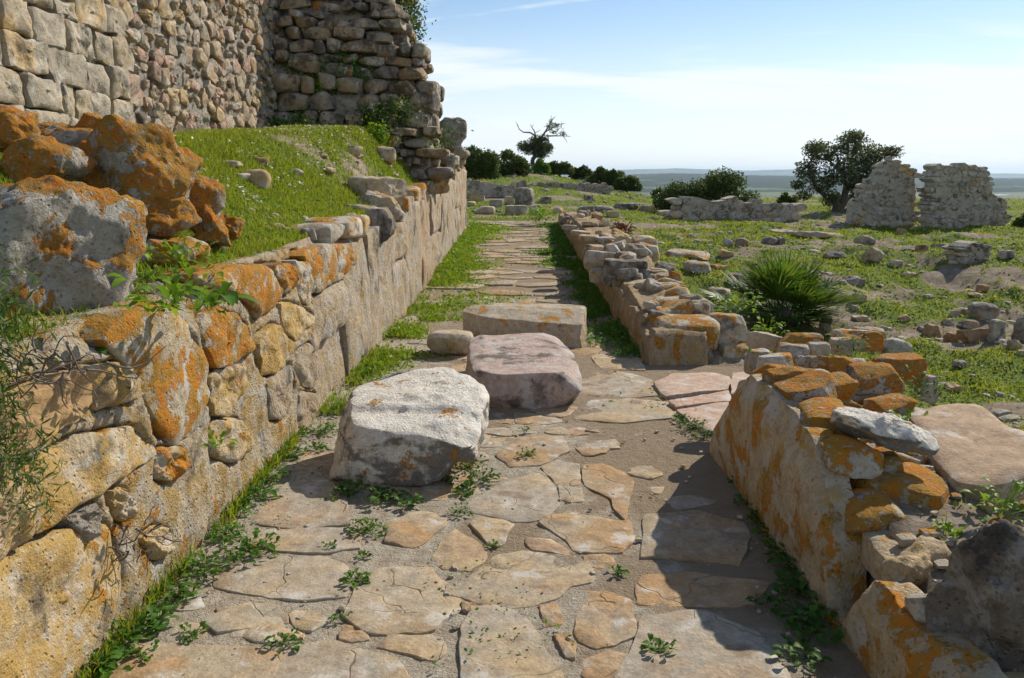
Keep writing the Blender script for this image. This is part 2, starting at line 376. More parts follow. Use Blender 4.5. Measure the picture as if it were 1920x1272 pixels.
M['herb'] = leaf_mat('fine_grey_green_leaf', [(0, (0.04, 0.085, 0.022)), (0.6, (0.08, 0.135, 0.035)), (1, (0.15, 0.17, 0.06))], 0.3)
M['yellowfl'] = leaf_mat('yellow_petal', [(0, (0.60, 0.36, 0.015)), (1, (0.66, 0.50, 0.03))], 0.3)
M['whitefl'] = leaf_mat('white_petal', [(0, (0.70, 0.69, 0.62)), (1, (0.78, 0.77, 0.72))], 0.2, tcol=(1, 1, 1))
M['redleaf'] = leaf_mat('dark_red_leaf', [(0, (0.075, 0.025, 0.025)), (1, (0.15, 0.06, 0.05))], 0.2)
def plain_mat(name, c0, c1, sc=12, bump=0.6, rough=0.9):
    m, t = new_mat(name); p = t.n('ShaderNodeTexCoord').outputs['Object']
    n = t.noise(t.mapping(p, (1, 1, 0.3)), sc, 7, 0.65)
    finish(t, t.mix(n, c0, c1), rough, n, bump, 0.02, 0.15); return m
M['bark'] = plain_mat('grey_bark', (0.05, 0.043, 0.036), (0.15, 0.13, 0.11))
M['twig'] = plain_mat('dry_twig', (0.10, 0.075, 0.06), (0.24, 0.19, 0.16))
M['straw'] = plain_mat('dry_straw', (0.42, 0.34, 0.20), (0.55, 0.46, 0.30))
m, t = new_mat('wooded_hill'); M['hill'] = m
p = t.n('ShaderNodeTexCoord').outputs['Object']
n = t.noise(p, 0.012, 8, 0.7); n2 = t.noise(t.mapping(p, (0.6, 1.6, 1)), 0.0022, 4, 0.55)
hc = t.mix(n, (0.022, 0.034, 0.020), (0.055, 0.066, 0.036))
hc = t.mix(t.ss(n2, 0.56, 0.60), hc, (0.13, 0.17, 0.065))
finish(t, hc, 1.0, n, 0.8, 6.0, 0.0)
m, t = new_mat('still_lagoon_water'); M['water'] = m
p = t.n('ShaderNodeTexCoord').outputs['Object']
finish(t, (0.05, 0.065, 0.07), 0.12, t.noise(p, 0.5, 4, 0.6), 0.15, 0.05, 0.5)

# ------------------------------------------------------------------ shape generators
def cube_grid(n):
    """unit cube surface as an n x n grid per side, welded; returns verts in [-1,1] and quads"""
    idx, V, Q = {}, [], []
    def vid(p):
        k = tuple(np.round(p, 5))
        if k not in idx: idx[k] = len(V); V.append(p)
        return idx[k]
    g = np.linspace(-1, 1, n + 1)
    for ax in range(3):
        for s in (-1, 1):
            for i in range(n):
                for j in range(n):
                    q = []
                    for a, b in ((i, j), (i + 1, j), (i + 1, j + 1), (i, j + 1)):
                        p = [0, 0, 0]; p[ax] = s; p[(ax + 1) % 3] = g[a]; p[(ax + 2) % 3] = g[b]
                        q.append(vid(tuple(p)))
                    Q.append(q if s > 0 else q[::-1])
    return np.array(V, float), np.array(Q, np.int32)
_CG = {}
def rock_shape(size, n, seed, box=5.0, cuts=4, rough=0.10, freq=1.6, fine=0.0, cut_lo=0.62):
    """a weathered stone of full dimensions `size`: rounded block, a few chipped faces, uneven skin"""
    if n not in _CG: _CG[n] = cube_grid(n)
    P0, Q = _CG[n]
    rs = np.random.RandomState(seed)
    P = P0 / (np.sum(np.abs(P0) ** box, axis=1) ** (1.0 / box))[:, None]
    for _ in range(cuts):
        d = rs.normal(size=3); d /= np.linalg.norm(d)
        ext = np.max(P @ d); off = ext * rs.uniform(cut_lo, 0.92)
        k = np.maximum(P @ d - off, 0); P = P - k[:, None] * d * 0.92
    size = np.asarray(size, float)
    S = P * size / 2
    nr = S / (np.linalg.norm(S, axis=1)[:, None] + 1e-9)
    g = size.mean()
    q = S / g
    S = S + nr * (fbm(q * freq + seed * 3.1, 4, seed) * rough * g)[:, None]
    if fine: S = S + nr * (fbm(S * 9.0 + seed, 4, seed + 7, 0.6) * fine)[:, None]
    return S, Q
def rock(name, loc, size, mat, seed, parent=None, n=8, rot=(0, 0, 0), flat=False, **kw):
    V, Q = rock_shape(size, n, seed, **kw)
    return mesh_obj(name, V, Q, mat, loc, parent, not flat, rot, sharp=38)

def resample(poly, n):
    P = np.asarray(poly, float); Pn = np.vstack([P, P[:1]])
    L = np.r_[0, np.cumsum(np.linalg.norm(np.diff(Pn, axis=0), axis=1))]
    s = np.linspace(0, L[-1], n, endpoint=False)
    return np.stack([np.interp(s, L, Pn[:, k]) for k in range(P.shape[1])], 1)
def chaikin(P, k=1):
    P = np.asarray(P, float)
    for _ in range(k):
        Nx = np.roll(P, -1, axis=0)
        P = np.stack([P * 0.87 + Nx * 0.13, P * 0.13 + Nx * 0.87], 1).reshape(-1, P.shape[1])
    return P
def area2(P):
    x, y = P[:, 0], P[:, 1]; return 0.5 * np.sum(x * np.roll(y, -1) - np.roll(x, -1) * y)
def poly_shape(poly, depth, bulge, n, rings, seed, edge=0.015, rough=0.01, jag=0.02, both=False, soft=1, pw=6.0):
    """a stone whose face is the outline `poly` (2-D), its face at w=0 bulging out by `bulge`, going `depth` into the wall.
    returns verts (u,v,w) about the centroid, faces, centroid"""
    P = np.asarray(poly, float)
    if area2(P) < 0: P = P[::-1]
    c = P.mean(axis=0)
    R = resample(chaikin(P, soft), n) - c
    rad = np.linalg.norm(R, axis=1); size = max(rad.mean(), 1e-4)
    R = R * (1 + jag * fbm(np.c_[R / size * 2.2, np.full(n, seed * 1.7)], 3, seed) * 2)[:, None]
    e = min(edge / size, 0.45)
    inner = np.linspace(1 - e, 0.0, rings + 1)[:-1]
    prof = [(0.97, -depth), (1.0, -edge * 1.6), (1 - 0.25 * e, -edge * 0.45)] + [(r, bulge * (1 - (r / (1 - e)) ** pw)) for r in inner]
    if both: prof = [(r, -depth - wv - 2 * edge) for r, wv in prof[:2:-1]] + [(1 - 0.25 * e, -depth - edge * 1.5)] + prof
    V = []
    for r, wv in prof: V.append(np.c_[R * r, np.full(n, wv)])
    V = np.vstack(V)
    V[:, 2] += fbm(np.c_[V[:, :2] / size * 1.7, V[:, 2] / size + seed], 4, seed) * rough
    k = len(prof)
    top = np.array([[0, 0, bulge]]); V = np.vstack([V, top, [[0, 0, -depth - (bulge + 2 * edge if both else 0)]]])
    i = np.arange(n); j = (i + 1) % n
    Q = np.vstack([np.c_[r * n + i, r * n + j, (r + 1) * n + j, (r + 1) * n + i] for r in range(k - 1)])
    T = np.vstack([np.c_[(k - 1) * n + i, (k - 1) * n + j, np.full(n, k * n)], np.c_[j, i, np.full(n, k * n + 1)]])
    return V, [Q, T], c
def face_stone(name, poly, O, U, Vv, N, mat, parent, seed, depth=0.15, bulge=0.03, n=12, rings=2, proud=0.0, **kw):
    V, Fc, c = poly_shape(poly, depth, bulge, n, rings, seed, **kw)
    O, U, Vv, N = (np.asarray(a, float) for a in (O, U, Vv, N))
    Wd = V[:, :1] * U + V[:, 1:2] * Vv + V[:, 2:3] * N
    if np.dot(np.cross(U, Vv), N) < 0: Fc = [f[:, ::-1] for f in Fc]
    return mesh_obj(name, Wd, Fc, mat, O + c[0] * U + c[1] * Vv + N * proud, parent, sharp=33)
def voronoi(pts, aspect=1.0, kn=22):
    """cells (convex polygons) of 2-D points, measured with v stretched by `aspect`"""
    Q = np.asarray(pts, float) * [1, aspect]; out = []
    for a in range(len(Q)):
        d = np.sum((Q - Q[a]) ** 2, axis=1); nb = np.argsort(d)[1:kn]
        R = math.sqrt(d[nb[min(6, len(nb) - 1)]]) * 1.1
        poly = [np.array([Q[a][0] + R * math.cos(t), Q[a][1] + R * math.sin(t)]) for t in np.linspace(0, 2 * math.pi, 9)[:-1]]
        for b in nb:
            mid = (Q[a] + Q[b]) / 2; nn = Q[b] - Q[a]
            new = []
            for k in range(len(poly)):
                p, q = poly[k], poly[(k + 1) % len(poly)]
                dp, dq = np.dot(p - mid, nn), np.dot(q - mid, nn)
                if dp <= 0: new.append(p)
                if dp * dq < 0: new.append(p + (q - p) * dp / (dp - dq))
            poly = new
            if len(poly) < 3: break
        out.append(np.array(poly) / [1, aspect] if len(poly) >= 3 else None)
    return out
def courses(u0, u1, v0, v1, w, h, rs, jit=0.32, var=0.5):
    """points in wavering courses"""
    P = []; v = v0
    while v < v1:
        hh = h * rs.uniform(1 - var * 0.5, 1 + var * 0.5); u = u0 + rs.uniform(0, w)
        while u < u1:
            ww = w * rs.uniform(1 - var, 1 + var)
            P.append((u + ww / 2 + rs.uniform(-jit, jit) * ww * 0.4, v + hh / 2 + rs.uniform(-jit, jit) * hh)); u += ww
        v += hh
    return np.array(P)
def inside(pt, poly):
    x, y = pt; r = False; n = len(poly)
    for i in range(n):
        (x1, y1), (x2, y2) = poly[i], poly[(i + 1) % n]
        if (y1 > y) != (y2 > y) and x < (x2 - x1) * (y - y1) / (y2 - y1) + x1: r = not r
    return r
def shrink(poly, gap):
    c = poly.mean(axis=0); s = np.mean(np.linalg.norm(poly - c, axis=1)); return c + (poly - c) * max(0.55, 1 - gap / max(s, 1e-4))
def grid_obj(name, U, Vv, fn, mat, parent=None, loc=(0, 0, 0)):
    """sheet over parameter arrays U x V with fn(u, v) -> xyz arrays (world)"""
    a, b = np.meshgrid(U, Vv, indexing='ij'); X, Y, Z = fn(a, b)
    P = np.stack([X.ravel(), Y.ravel(), Z.ravel()], 1) - np.asarray(loc, float)
    nu, nv = len(U), len(Vv); i, j = np.meshgrid(np.arange(nu - 1), np.arange(nv - 1), indexing='ij')
    i, j = i.ravel(), j.ravel()
    Q = np.c_[i * nv + j, (i + 1) * nv + j, (i + 1) * nv + j + 1, i * nv + j + 1]
    return mesh_obj(name, P, Q, mat, loc, parent)
def tube(path, radii, sides=7):
    P = np.asarray(path, float); n = len(P); V = []
    for k in range(n):
        d = P[min(k + 1, n - 1)] - P[max(k - 1, 0)]; d = d / (np.linalg.norm(d) + 1e-9)
        a = np.cross(d, [0.3, 0.9, 0.2]); a /= np.linalg.norm(a) + 1e-9; b = np.cross(d, a)
        for s in range(sides):
            th = 2 * math.pi * s / sides; V.append(P[k] + radii[k] * (a * math.cos(th) + b * math.sin(th)))
    i = np.arange(sides); j = (i + 1) % sides
    Q = np.vstack([np.c_[k * sides + i, k * sides + j, (k + 1) * sides + j, (k + 1) * sides + i] for k in range(n - 1)])
    return np.array(V), Q
def merge(parts):
    V, Q, o = [], [], 0
    for v, q in parts: V.append(v); Q.append(np.asarray(q) + o); o += len(v)
    return np.vstack(V), np.vstack(Q)

# ------------------------------------------------------------------ lie of the land
def xl(y): return -1.42 + 0.018 * np.asarray(y, float)          # face of the terrace wall
def xr(y): return 1.15 + 0.003 * np.asarray(y, float)           # face of the low walls on the right
def zpath(y): y = np.asarray(y, float); return 0.033 * np.maximum(y - 9.5, 0) * sstep(y, 8.5, 12.5)
def ztop(y): return np.interp(y, [-3, 0, 3, 7, 10, 14, 19, 24], [1.02, 1.05, 1.10, 1.19, 1.32, 1.60, 1.93, 2.05])
def zfoot(y): return np.interp(y, [-3, 4, 7, 12, 16, 24], [1.6, 1.72, 1.88, 2.27, 2.35, 2.2])
XT = -3.3                                                         # face of the tower wall
def mound(x, y):
    b = np.interp(y, [20, 22, 27, 36, 45, 52], [0.36, 0.42, 0.55, 1.2, 1.84, 1.9])
    return b * sstep(x, 11.0, -0.5)
def zfield(x, y):
    z = -0.20 * sstep(y, 4.5, 6.5) + 0.36 * sstep(y + 0.8 * np.sin(x * 0.7), 9.6, 13.6) - 0.06 * np.exp(-((x - 3.4) ** 2 + (y - 9.2) ** 2) / 2.5)
    z = z + 0.10 * sstep(y, 13, 17) * sstep(x, 12, 4) * 0.6
    return z + 0.20 * fbm2(x, y, 0.5, 4, 3) + 0.17 * fbm2(x, y, 1.2, 3, 4) * sstep(y, 4, 7) * sstep(y, 40, 22) + 0.04 * fbm2(x, y, 2.8, 3, 5) * sstep(y, 60, 30)
def land(x, y):
    x = np.asarray(x, float); y = np.asarray(y, float)
    a, b = xl(y), xr(y)
    zt = ztop(y) + (zfoot(y) - ztop(y)) * sstep((a - x) / np.interp(y, [3, 8, 10.5, 12, 19], [1.9, 1.6, 1.0, 0.75, 0.7]), 0.06, 1.0) + 0.05 * fbm2(x, y, 0.9, 4, 11) * sstep(a - x, 0.2, 0.7)
    zp = zpath(y) - 0.07
    heap = np.interp(y, [0, 1.5, 3, 4.2, 4.6, 4.9, 6.6, 7.0, 9, 10, 20, 22], [0.1, 0.14, 0.40, 0.44, 0.15, -0.04, -0.04, 0.12, 0.34, 0.42, 0.34, 0.3])
    zf = zfield(x, y); d = x - b
    zr = np.where(d < 0.45, heap, zf + (heap - zf) * sstep(d, 1.6, 0.5))
    z = np.where(x < a - 0.14, zt, np.where(x > b + 0.16, zr, zp))
    far = np.where(x < a - 0.14, sstep(y, 19.0, 19.3), sstep(y, 20.0, 22.5))
    zg = np.maximum(zfield(x, y), mound(x, y) + 0.07 * fbm2(x, y, 0.6, 4, 8))
    z = z * (1 - far) + zg * far
    out = np.maximum.reduce([y - 47, np.abs(x) - 32, -y - 25, np.zeros_like(y)])
    k = sstep(out, 0, 300)
    return z * (1 - k) - 60.0 * k
def vegmask(x, y):
    """how green the ground is, 0..1"""
    n = fbm2(x, y, 0.55, 5, 21); n2 = fbm2(x, y, 2.2, 3, 22)
    v = 0.70 + 1.4 * n + 0.8 * n2
    left = x < xl(y) - 0.1
    v = v - 1.2 * sstep(x - xr(y), 1.7, 0.5) * (y < 21)
    v = np.where(left, 0.80 + 1.2 * n + 0.7 * n2, v)
    return np.clip(v, 0, 1)

def spread(a, b, step, lo, hi, grow=1.16):
    m = list(np.arange(a, b + 1e-6, step)); s = step; up = []
    x = b
    while x < hi: s *= grow; x += s; up.append(x)
    s = step; dn = []; x = a
    while x > lo: s *= grow; x -= s; dn.append(x)
    return np.array(dn[::-1] + m + up)
gx = spread(-5, 12, 0.11, -18000, 18000); gy = spread(0.5, 27, 0.12, -9000, 18000)
g = grid_obj('ground', gx, gy, lambda a, b: (a, b, land(a, b)), M['ground'])
tag(g, kind='structure')
a, b = np.meshgrid(gx, gy, indexing='ij')
at = g.data.attributes.new('veg', 'FLOAT', 'POINT'); at.data.foreach_set('value', vegmask(a, b).ravel().astype(np.float32))

# far wooded hill, mountains beyond, lagoons on the plain
def ridge(name, px0, px1, y0, y1, crest, seed, nx=160, ny=36, tree=4.0, base=-61):
    us = np.linspace(px0, px1, nx); ts = np.linspace(0, 1, ny)
    def fn(u, tt):
        y = y0 + (y1 - y0) * tt; x = (u - 960) / F * y * 1.0
        top = np.interp(u, *crest)
        prof = sstep(tt, 0, 0.62) * (1 - 0.5 * sstep(tt, 0.68, 1.0))
        z = base + (top - base) * prof * (1 + 0.05 * fbm2(u / 60, tt * 4, 1.0, 4, seed))
        z = z + tree * fbm2(u / 3.0, tt * 30, 1.0, 3, seed + 3) * (prof > 0.05)
        return x, y, z
    return tag(grid_obj(name, us, ts, fn, M['hill']), kind='structure')
ridge('hill', 1120, 2350, 2700, 6600, ([1120, 1190, 1250, 1330, 1420, 1500, 1700, 1950, 2350], [-10, 4, 9, 6, -4, -8, -16, -22, -25]), 4, 260, 40, 5.0)
ridge('mountain', 300, 2600, 11000, 15500, ([300, 1100, 1190, 1260, 1400, 1480, 1560, 1700, 1850, 2600], [20, 60, 95, 110, 70, 92, 60, 35, 25, 20]), 9, 200, 20, 6.0)
def lagoon(pts):
    P = np.array([on_z(u, v, -59.2) for u, v in pts]); c = P.mean(axis=0)
    R = resample(chaikin(P - c, 2), 40)
    V = np.vstack([R, [[0, 0, 0]]]); i = np.arange(40)
    return tag(mesh_obj('water', V, np.c_[i, (i + 1) % 40, np.full(40, 40)], M['water'], c, smooth=False), kind='structure')
lagoon([(1490, 392), (1520, 381), (1565, 383), (1620, 388), (1600, 396), (1560, 398), (1525, 404), (1480, 404)])
lagoon([(1700, 394), (1750, 391), (1860, 390), (1960, 393), (2050, 396), (1960, 401), (1860, 398), (1760, 398)])
lagoon([(1840, 375), (1900, 373), (2000, 374), (1980, 377), (1880, 377)])
lagoon([(1700, 366), (1770, 364.5), (1900, 365), (1880, 367), (1760, 367.5)])

# ------------------------------------------------------------------ the paved path
py_ = np.concatenate([np.arange(-1.5, 9, 0.05), np.arange(9, 23.01, 0.1)])
px_ = np.linspace(0, 1, 60)
def bed(yv, s):
    x = (xl(yv) - 0.12) + (xr(yv) + 0.14 - xl(yv) + 0.12) * s
    # beyond the right wall's gap the bed runs out through the gateway
    gate = sstep(yv, 4.45, 4.7) * sstep(yv, 6.75, 6.55)
    x = x + gate * 1.0 * sstep(s, 0.55, 1.0)
    z = zpath(yv) + 0.006 * fbm2(x, yv, 1.3, 4, 31) + 0.009 * fbm2(x, yv, 7, 3, 32)
    return x, yv, z
path = tag(grid_obj('path', py_, px_, bed, M['bed']), kind='structure')
path.data.flip_normals()
PB = np.array([0., 0, 0]); XU, YU, ZU = np.eye(3)
def zbed(x, y): return float(zpath(y)) + 0.006 * float(fbm2(np.array([x]), np.array([y]), 1.3, 4, 31)[0])
NEAR = []
def slab(poly_px, mat='pave', proud=0.014, seed=0, n=44, world=None, **kw):
    P = np.array([on_z(u, v, 0.008)[:2] for u, v in poly_px]) if world is None else np.asarray(world)
    c = P.mean(axis=0)
    if world is None: P = c + (P - c) * 1.085; NEAR.append((c, P))
    args = dict(depth=0.05, bulge=0.001, n=n, rings=4, edge=0.0045, rough=0.009, jag=0.05, soft=0); args.update(kw)
    o = face_stone('paving_stone', P, (0, 0, zbed(*c)), XU, YU, ZU, M[mat], path, seed, proud=proud, **args)
    tl = np.random.RandomState(seed + 5).uniform(-0.012, 0.012, 2); o.rotation_euler = (tl[0], tl[1], 0)
    return o
Z8 = lambda L: [(600 + a / 3, 850 + b / 3) for a, b in L]
traced = [
 Z8([(770,790),(930,640),(1000,565),(1140,550),(1300,570),(1470,600),(1512,680),(1500,722),(1390,745),(1330,790),(1200,850),(1080,852),(960,840),(860,815)]),
 Z8([(140,900),(200,800),(265,690),(330,655),(480,642),(620,650),(690,740),(770,812),(760,870),(680,930),(640,990),(560,1008),(390,1012),(310,1000),(190,940)]),
 Z8([(810,1000),(830,940),(890,885),(980,868),(1110,900),(1170,940),(1210,1000),(1240,1060),(1262,1110),(1320,1170),(1370,1290),(1390,1400),(830,1400),(805,1130)]),
 Z8([(-250,1090),(0,1070),(90,1060),(270,1112),(400,1150),(450,1210),(490,1290),(500,1400),(-330,1400)]),
 Z8([(340,1090),(400,1030),(620,1022),(700,1065),(700,1120),(650,1160),(560,1150),(420,1112)]),
 Z8([(105,1010),(150,962),(272,1002),(270,1046),(180,1058),(110,1045)]),
 Z8([(800,300),(900,240),(1000,190),(1100,140),(1200,120),(1290,150),(1320,230),(1335,290),(1290,340),(1190,370),(1080,370),(960,345),(860,320)]),
 Z8([(385,400),(530,332),(640,338),(702,382),(700,412),(620,470),(530,530),(380,490)]),
 Z8([(632,590),(690,480),(760,432),(830,470),(930,540),(925,595),(840,658),(700,640)]),
 Z8([(845,392),(900,362),(1000,370),(1095,400),(1052,440),(1040,500),(1000,520),(945,500),(875,430)]),
 Z8([(1160,470),(1300,482),(1425,560),(1430,582),(1300,552),(1200,540),(1160,505)]),
 Z8([(1240,392),(1300,352),(1420,332),(1600,372),(1735,385),(1758,480),(1700,550),(1560,552),(1440,545),(1390,490),(1300,430)]),
 Z8([(1475,72),(1600,62),(1765,150),(1740,240),(1715,365),(1645,300),(1640,250),(1495,180)]),
 Z8([(1250,80),(1330,42),(1455,62),(1465,175),(1345,178)]),
 Z8([(1345,190),(1470,195),(1480,262),(1400,275),(1350,250)]),
 Z8([(1480,580),(1600,562),(1640,582),(1678,640),(1600,658),(1500,620)]),
 Z8([(1232,852),(1330,850),(1370,930),(1358,960),(1262,970)]),
 Z8([(1312,1022),(1390,1012),(1440,1080),(1430,1150),(1380,1140)]),
 Z8([(1442,1000),(1452,910),(1500,820),(1480,772),(1600,780),(1740,830),(1760,940),(1795,1000),(1720,1040),(1560,1080),(1470,1040)]),
 Z8([(795,835),(850,838),(905,865),(850,900),(800,880)]),
 Z8([(1480,1160),(1620,1110),(1800,1130),(1830,1200),(1790,1290),(1560,1290),(1480,1240)]),
 [(404,1095),(420,1062),(470,1057),(512,1044),(608,1041),(642,1060),(655,1088),(640,1116),(560,1120),(480,1112)],
 [(463,1015),(475,996),(560,991),(640,993),(672,1002),(670,1028),(610,1036),(520,1032)],
 [(200,1290),(252,1210),(334,1208),(445,1217),(519,1227),(512,1240),(495,1290),(480,1330),(180,1330)],
 [(475,975),(540,905),(590,882),(640,925),(655,978),(560,988)],
 [(1195,1132),(1205,1078),(1290,1072),(1440,1090),(1405,1135)],
 [(1212,1040),(1215,968),(1300,960),(1390,978),(1400,1005),(1380,1052)],
 [(1160,1290),(1210,1160),(1330,1150),(1420,1190),(1480,1290)],
 [(1080,785),(1110,752),(1180,748),(1262,756),(1255,782),(1170,790)],
 [(935,850),(975,822),(1050,818),(1062,845),(1010,870),(960,872)],
 [(1085,735),(1095,700),(1160,697),(1215,712),(1235,738),(1160,744)],
 [(1130,690),(1110,668),(1150,655),(1200,668),(1205,692)],
]
for k, P in enumerate(traced): slab(P, seed=100 + k, proud=0.005 + 0.007 * ((k * 7) % 5) / 5)
gate = [[(1232,722),(1262,707),(1330,704),(1366,712),(1362,732),(1252,746)], [(1256,757),(1362,738),(1366,757),(1272,768)],
        [(1272,775),(1364,760),(1362,790),(1340,815),(1300,800)], [(1375,705),(1420,700),(1450,715),(1440,740),(1372,742)],
        [(1378,752),(1440,748),(1450,775),(1400,790),(1372,785)]]
for k, P in enumerate(gate): slab(P, 'pavered', seed=160 + k, proud=0.03)
# the rest of the path: smaller worn slabs towards the far end
rs = np.random.RandomState(5)
pts = []
y = 1.4
while y < 22.5:
    h = rs.uniform(0.34, 0.70); x = -1.35 + rs.uniform(0, 0.3)
    while x < 1.2:
        wd = rs.uniform(0.28, 0.8); pts.append((x + wd / 2, y + h / 2 + rs.uniform(-0.22, 0.22))); x += wd
    y += h
pts = np.array(pts); cells = voronoi(pts, 1.0)
nsl = 0
for k, c in enumerate(cells):
    if c is None: continue
    cc = c.mean(axis=0)
    if cc[1] > 22.2 or cc[0] < xl(cc[1]) + 0.16 or cc[0] > xr(cc[1]) - 0.16: continue
    if cc[1] < 6.9:
        c = shrink(c, 0.02) if cc[1] > 4.9 else cc + (c - cc) * rs.uniform(0.3, 0.62)
        if cc[1] < 4.9 and (cc[0] > 0.35 and rs.rand() < 0.6 or rs.rand() < 0.25): continue
        if any(inside(p_, q) for _, q in NEAR[:37] for p_ in list(c) + [cc]) or any(inside(p_, c) for _, q in NEAR[:37] for p_ in q): continue
    if 7.9 < cc[1] < 9.4 and rs.rand() < 0.6: continue          # the worn-out earthy stretch behind the blocks
    if 5.0 < cc[1] < 6.5 and cc[0] < -0.5 and rs.rand() < 0.5: continue
    if rs.rand() < 0.14: continue
    far = cc[1] > 10
    slab(None, seed=300 + k, world=shrink(c, 0.011), n=14 if far else 20, rings=1 if far else 2, proud=rs.uniform(-0.002, 0.011), depth=0.06)
    nsl += 1
# chips and small stones set in the mortar of the near stretch
for k in range(700):
    y = rs.uniform(1.9, 5.6); x = rs.uniform(float(xl(y)) + 0.12, 0.55 if rs.rand() < .8 else 1.0); r = rs.uniform(0.035, 0.15)
    an = np.sort(rs.uniform(0, 6.283, 7)); c = np.c_[x + r * rs.uniform(.7, 1.3, 7) * np.cos(an) * 1.2, y + r * rs.uniform(.7, 1.2, 7) * np.sin(an)]
    if max(np.diff(np.r_[an, an[0] + 6.283])) > 2.2: continue
    cc = np.array([x, y])
    if any(np.linalg.norm(cc - q) < 1.2 and (any(inside(p_, P_) for p_ in list(c) + [cc]) or any(inside(p_, c) for p_ in P_)) for q, P_ in NEAR): continue
    slab(None, seed=900 + k, world=c, n=14, rings=2, proud=rs.uniform(0.0, 0.010), depth=0.03)

# ------------------------------------------------------------------ terrace wall on the left
LU = np.array([0.018, 1, 0]) / math.hypot(0.018, 1); LN = np.array([LU[1], -LU[0], 0])
LO = np.array([-1.42, 0, 0])
def on_lwall(u, v):
    d = ray(u, v); t = -1.42 / (d[0] - 0.018 * d[1]); p = np.array([0, 0, EYE]) + d * t
    return np.array([np.dot(p - LO, LU), p[2]])
lw = empty('terrace_wall', (-1.4, 8, 0), 'long terrace wall of crusted blocks and streaked plaster left of the path', 'stone wall')
ys = np.concatenate([np.arange(0.6, 1.7, 0.1), np.arange(1.7, 5.6, 0.016), np.arange(5.6, 9, 0.04), np.arange(9, 19.25, 0.08)])
ss = np.concatenate([np.linspace(0, 1, 76), np.linspace(1.02, 1.5, 12)])
def lcore(y, s):
    h = ztop(y) + 0.0
    up = np.minimum(s, 1); back = np.maximum(s - 1, 0)
    z = -0.12 + (h + 0.12) * up
    rnd = 0.10 * sstep(up, 0.86, 1.0) * (s <= 1) + 0.10 * (s > 1)
    q = 0.034 * fbm2(y, z + 0 * y, 2.3, 4, 41) + 0.018 * fbm2(y * 3, z, 2.6, 4, 42) - 0.030 * np.maximum(fbm2(y, z, 6.0, 4, 44), 0.1)
    x = xl(y) - 0.045 + q - rnd - back * 1.3
    z = z + back * 0.12 + 0.03 * fbm2(x * 4, y * 2, 1.0, 3, 43) * (s > 1)
    return x, y, z
rs = np.random.RandomState(12)
traced_l = [  # outline in the photograph, material, bulge
 ([(-60,775),(0,752),(90,722),(167,691),(182,724),(180,764),(110,811),(50,845),(0,862),(-60,885)], 'lplain', 0.015),
 ([(169,690),(250,677),(263,711),(263,744),(233,757),(192,772),(184,745)], 'lwall', 0.03),
 ([(210,640),(245,595),(277,573),(320,573),(350,611),(392,690),(398,745),(385,800),(345,830),(300,815),(272,720),(240,668)], 'lmix', 0.05),
 ([(376,600),(417,576),(470,611),(480,650),(460,671),(427,690),(402,690),(390,651)], 'lorange', 0.05),
 ([(387,516),(443,499),(510,501),(530,537),(527,572),(493,598),(477,580),(460,556),(400,536)], 'lorange', 0.05),
 ([(513,498),(546,494),(560,524),(553,547),(534,553)], 'lorange', 0.04),
 ([(551,492),(573,490),(587,524),(586,570),(573,570),(561,536)], 'lmix', 0.035),
 ([(567,474),(616,461),(636,478),(634,522),(601,548),(588,530)], 'lorange', 0.045),
 ([(622,462),(650,456),(668,480),(665,508),(640,518)], 'lorange', 0.045),
 ([(67,868),(141,823),(258,800),(296,848),(280,868),(240,896),(148,948),(126,970),(85,998),(76,975),(70,912)], 'lwall', 0.035),
 ([(-60,885),(0,870),(62,868),(66,955),(55,1008),(22,1042),(0,1058),(-60,1090)], 'lwall', 0.035),
 ([(-60,1110),(0,1070),(74,1024),(130,987),(163,1008),(208,980),(236,1052),(236,1096),(208,1162),(174,1206),(140,1258),(70,1310),(-60,1330)], 'lwall', 0.04),
 ([(128,972),(190,940),(200,968),(172,1015),(148,1000)], 'mortar', 0.03),
 ([(208,924),(240,914),(255,948),(252,978),(228,974)], 'lwall', 0.04),
 ([(270,1012),(300,985),(326,1000),(322,1035),(296,1052)], 'lwall', 0.03),
 ([(300,840),(345,838),(352,870),(330,905),(300,895)], 'lmix', 0.03),
 ([(395,700),(455,680),(470,720),(440,775),(405,780)], 'lwall', 0.03),
 ([(405,790),(450,785),(478,830),(440,870),(405,850)], 'lwall', 0.03),
 ([(484,640),(520,605),(540,640),(532,690),(500,705),(488,680)], 'lwall', 0.03),
 ([(503,712),(545,680),(556,725),(540,780),(512,790)], 'plaster', 0.035),
 ([(548,668),(585,640),(600,680),(592,730),(565,720)], 'plaster', 0.035),
 ([(560,735),(598,738),(600,790),(575,815),(558,790)], 'plaster', 0.03),
 ([(530,565),(575,575),(590,600),(560,640),(535,620)], 'lwall', 0.03),
]
LP = [np.array([on_lwall(u, v) for u, v in P]) for P, _, _ in traced_l]
LP = [q.mean(axis=0) + (q - q.mean(axis=0)) * 1.03 for q in LP]
def joint_depth(y, z):
    """how far the plaster is cut back in and beside each block"""
    d = np.zeros_like(y)
    for P in LP:
        R = resample(chaikin(P, 1), 60); c = R.mean(axis=0)
        m_ = (np.abs(y - c[0]) < 1.2)
        if not m_.any(): continue
        q = np.stack([y[m_], z[m_]], 1)
        dist = np.min(np.linalg.norm(q[:, None, :] - R[None, :, :], axis=2), axis=1)
        a = np.arctan2(q[:, 1] - c[1], q[:, 0] - c[0]); ra = np.arctan2(R[:, 1] - c[1], R[:, 0] - c[0]); o_ = np.argsort(ra)
        rad = np.interp(a, ra[o_], np.linalg.norm(R - c, axis=1)[o_], period=2 * math.pi)
        ins = np.linalg.norm(q - c, axis=1) < rad
        v_ = np.where(ins, 0.07, 0.030 * sstep(dist, 0.020, 0.005))
        d[m_] = np.maximum(d[m_], v_)
    return d
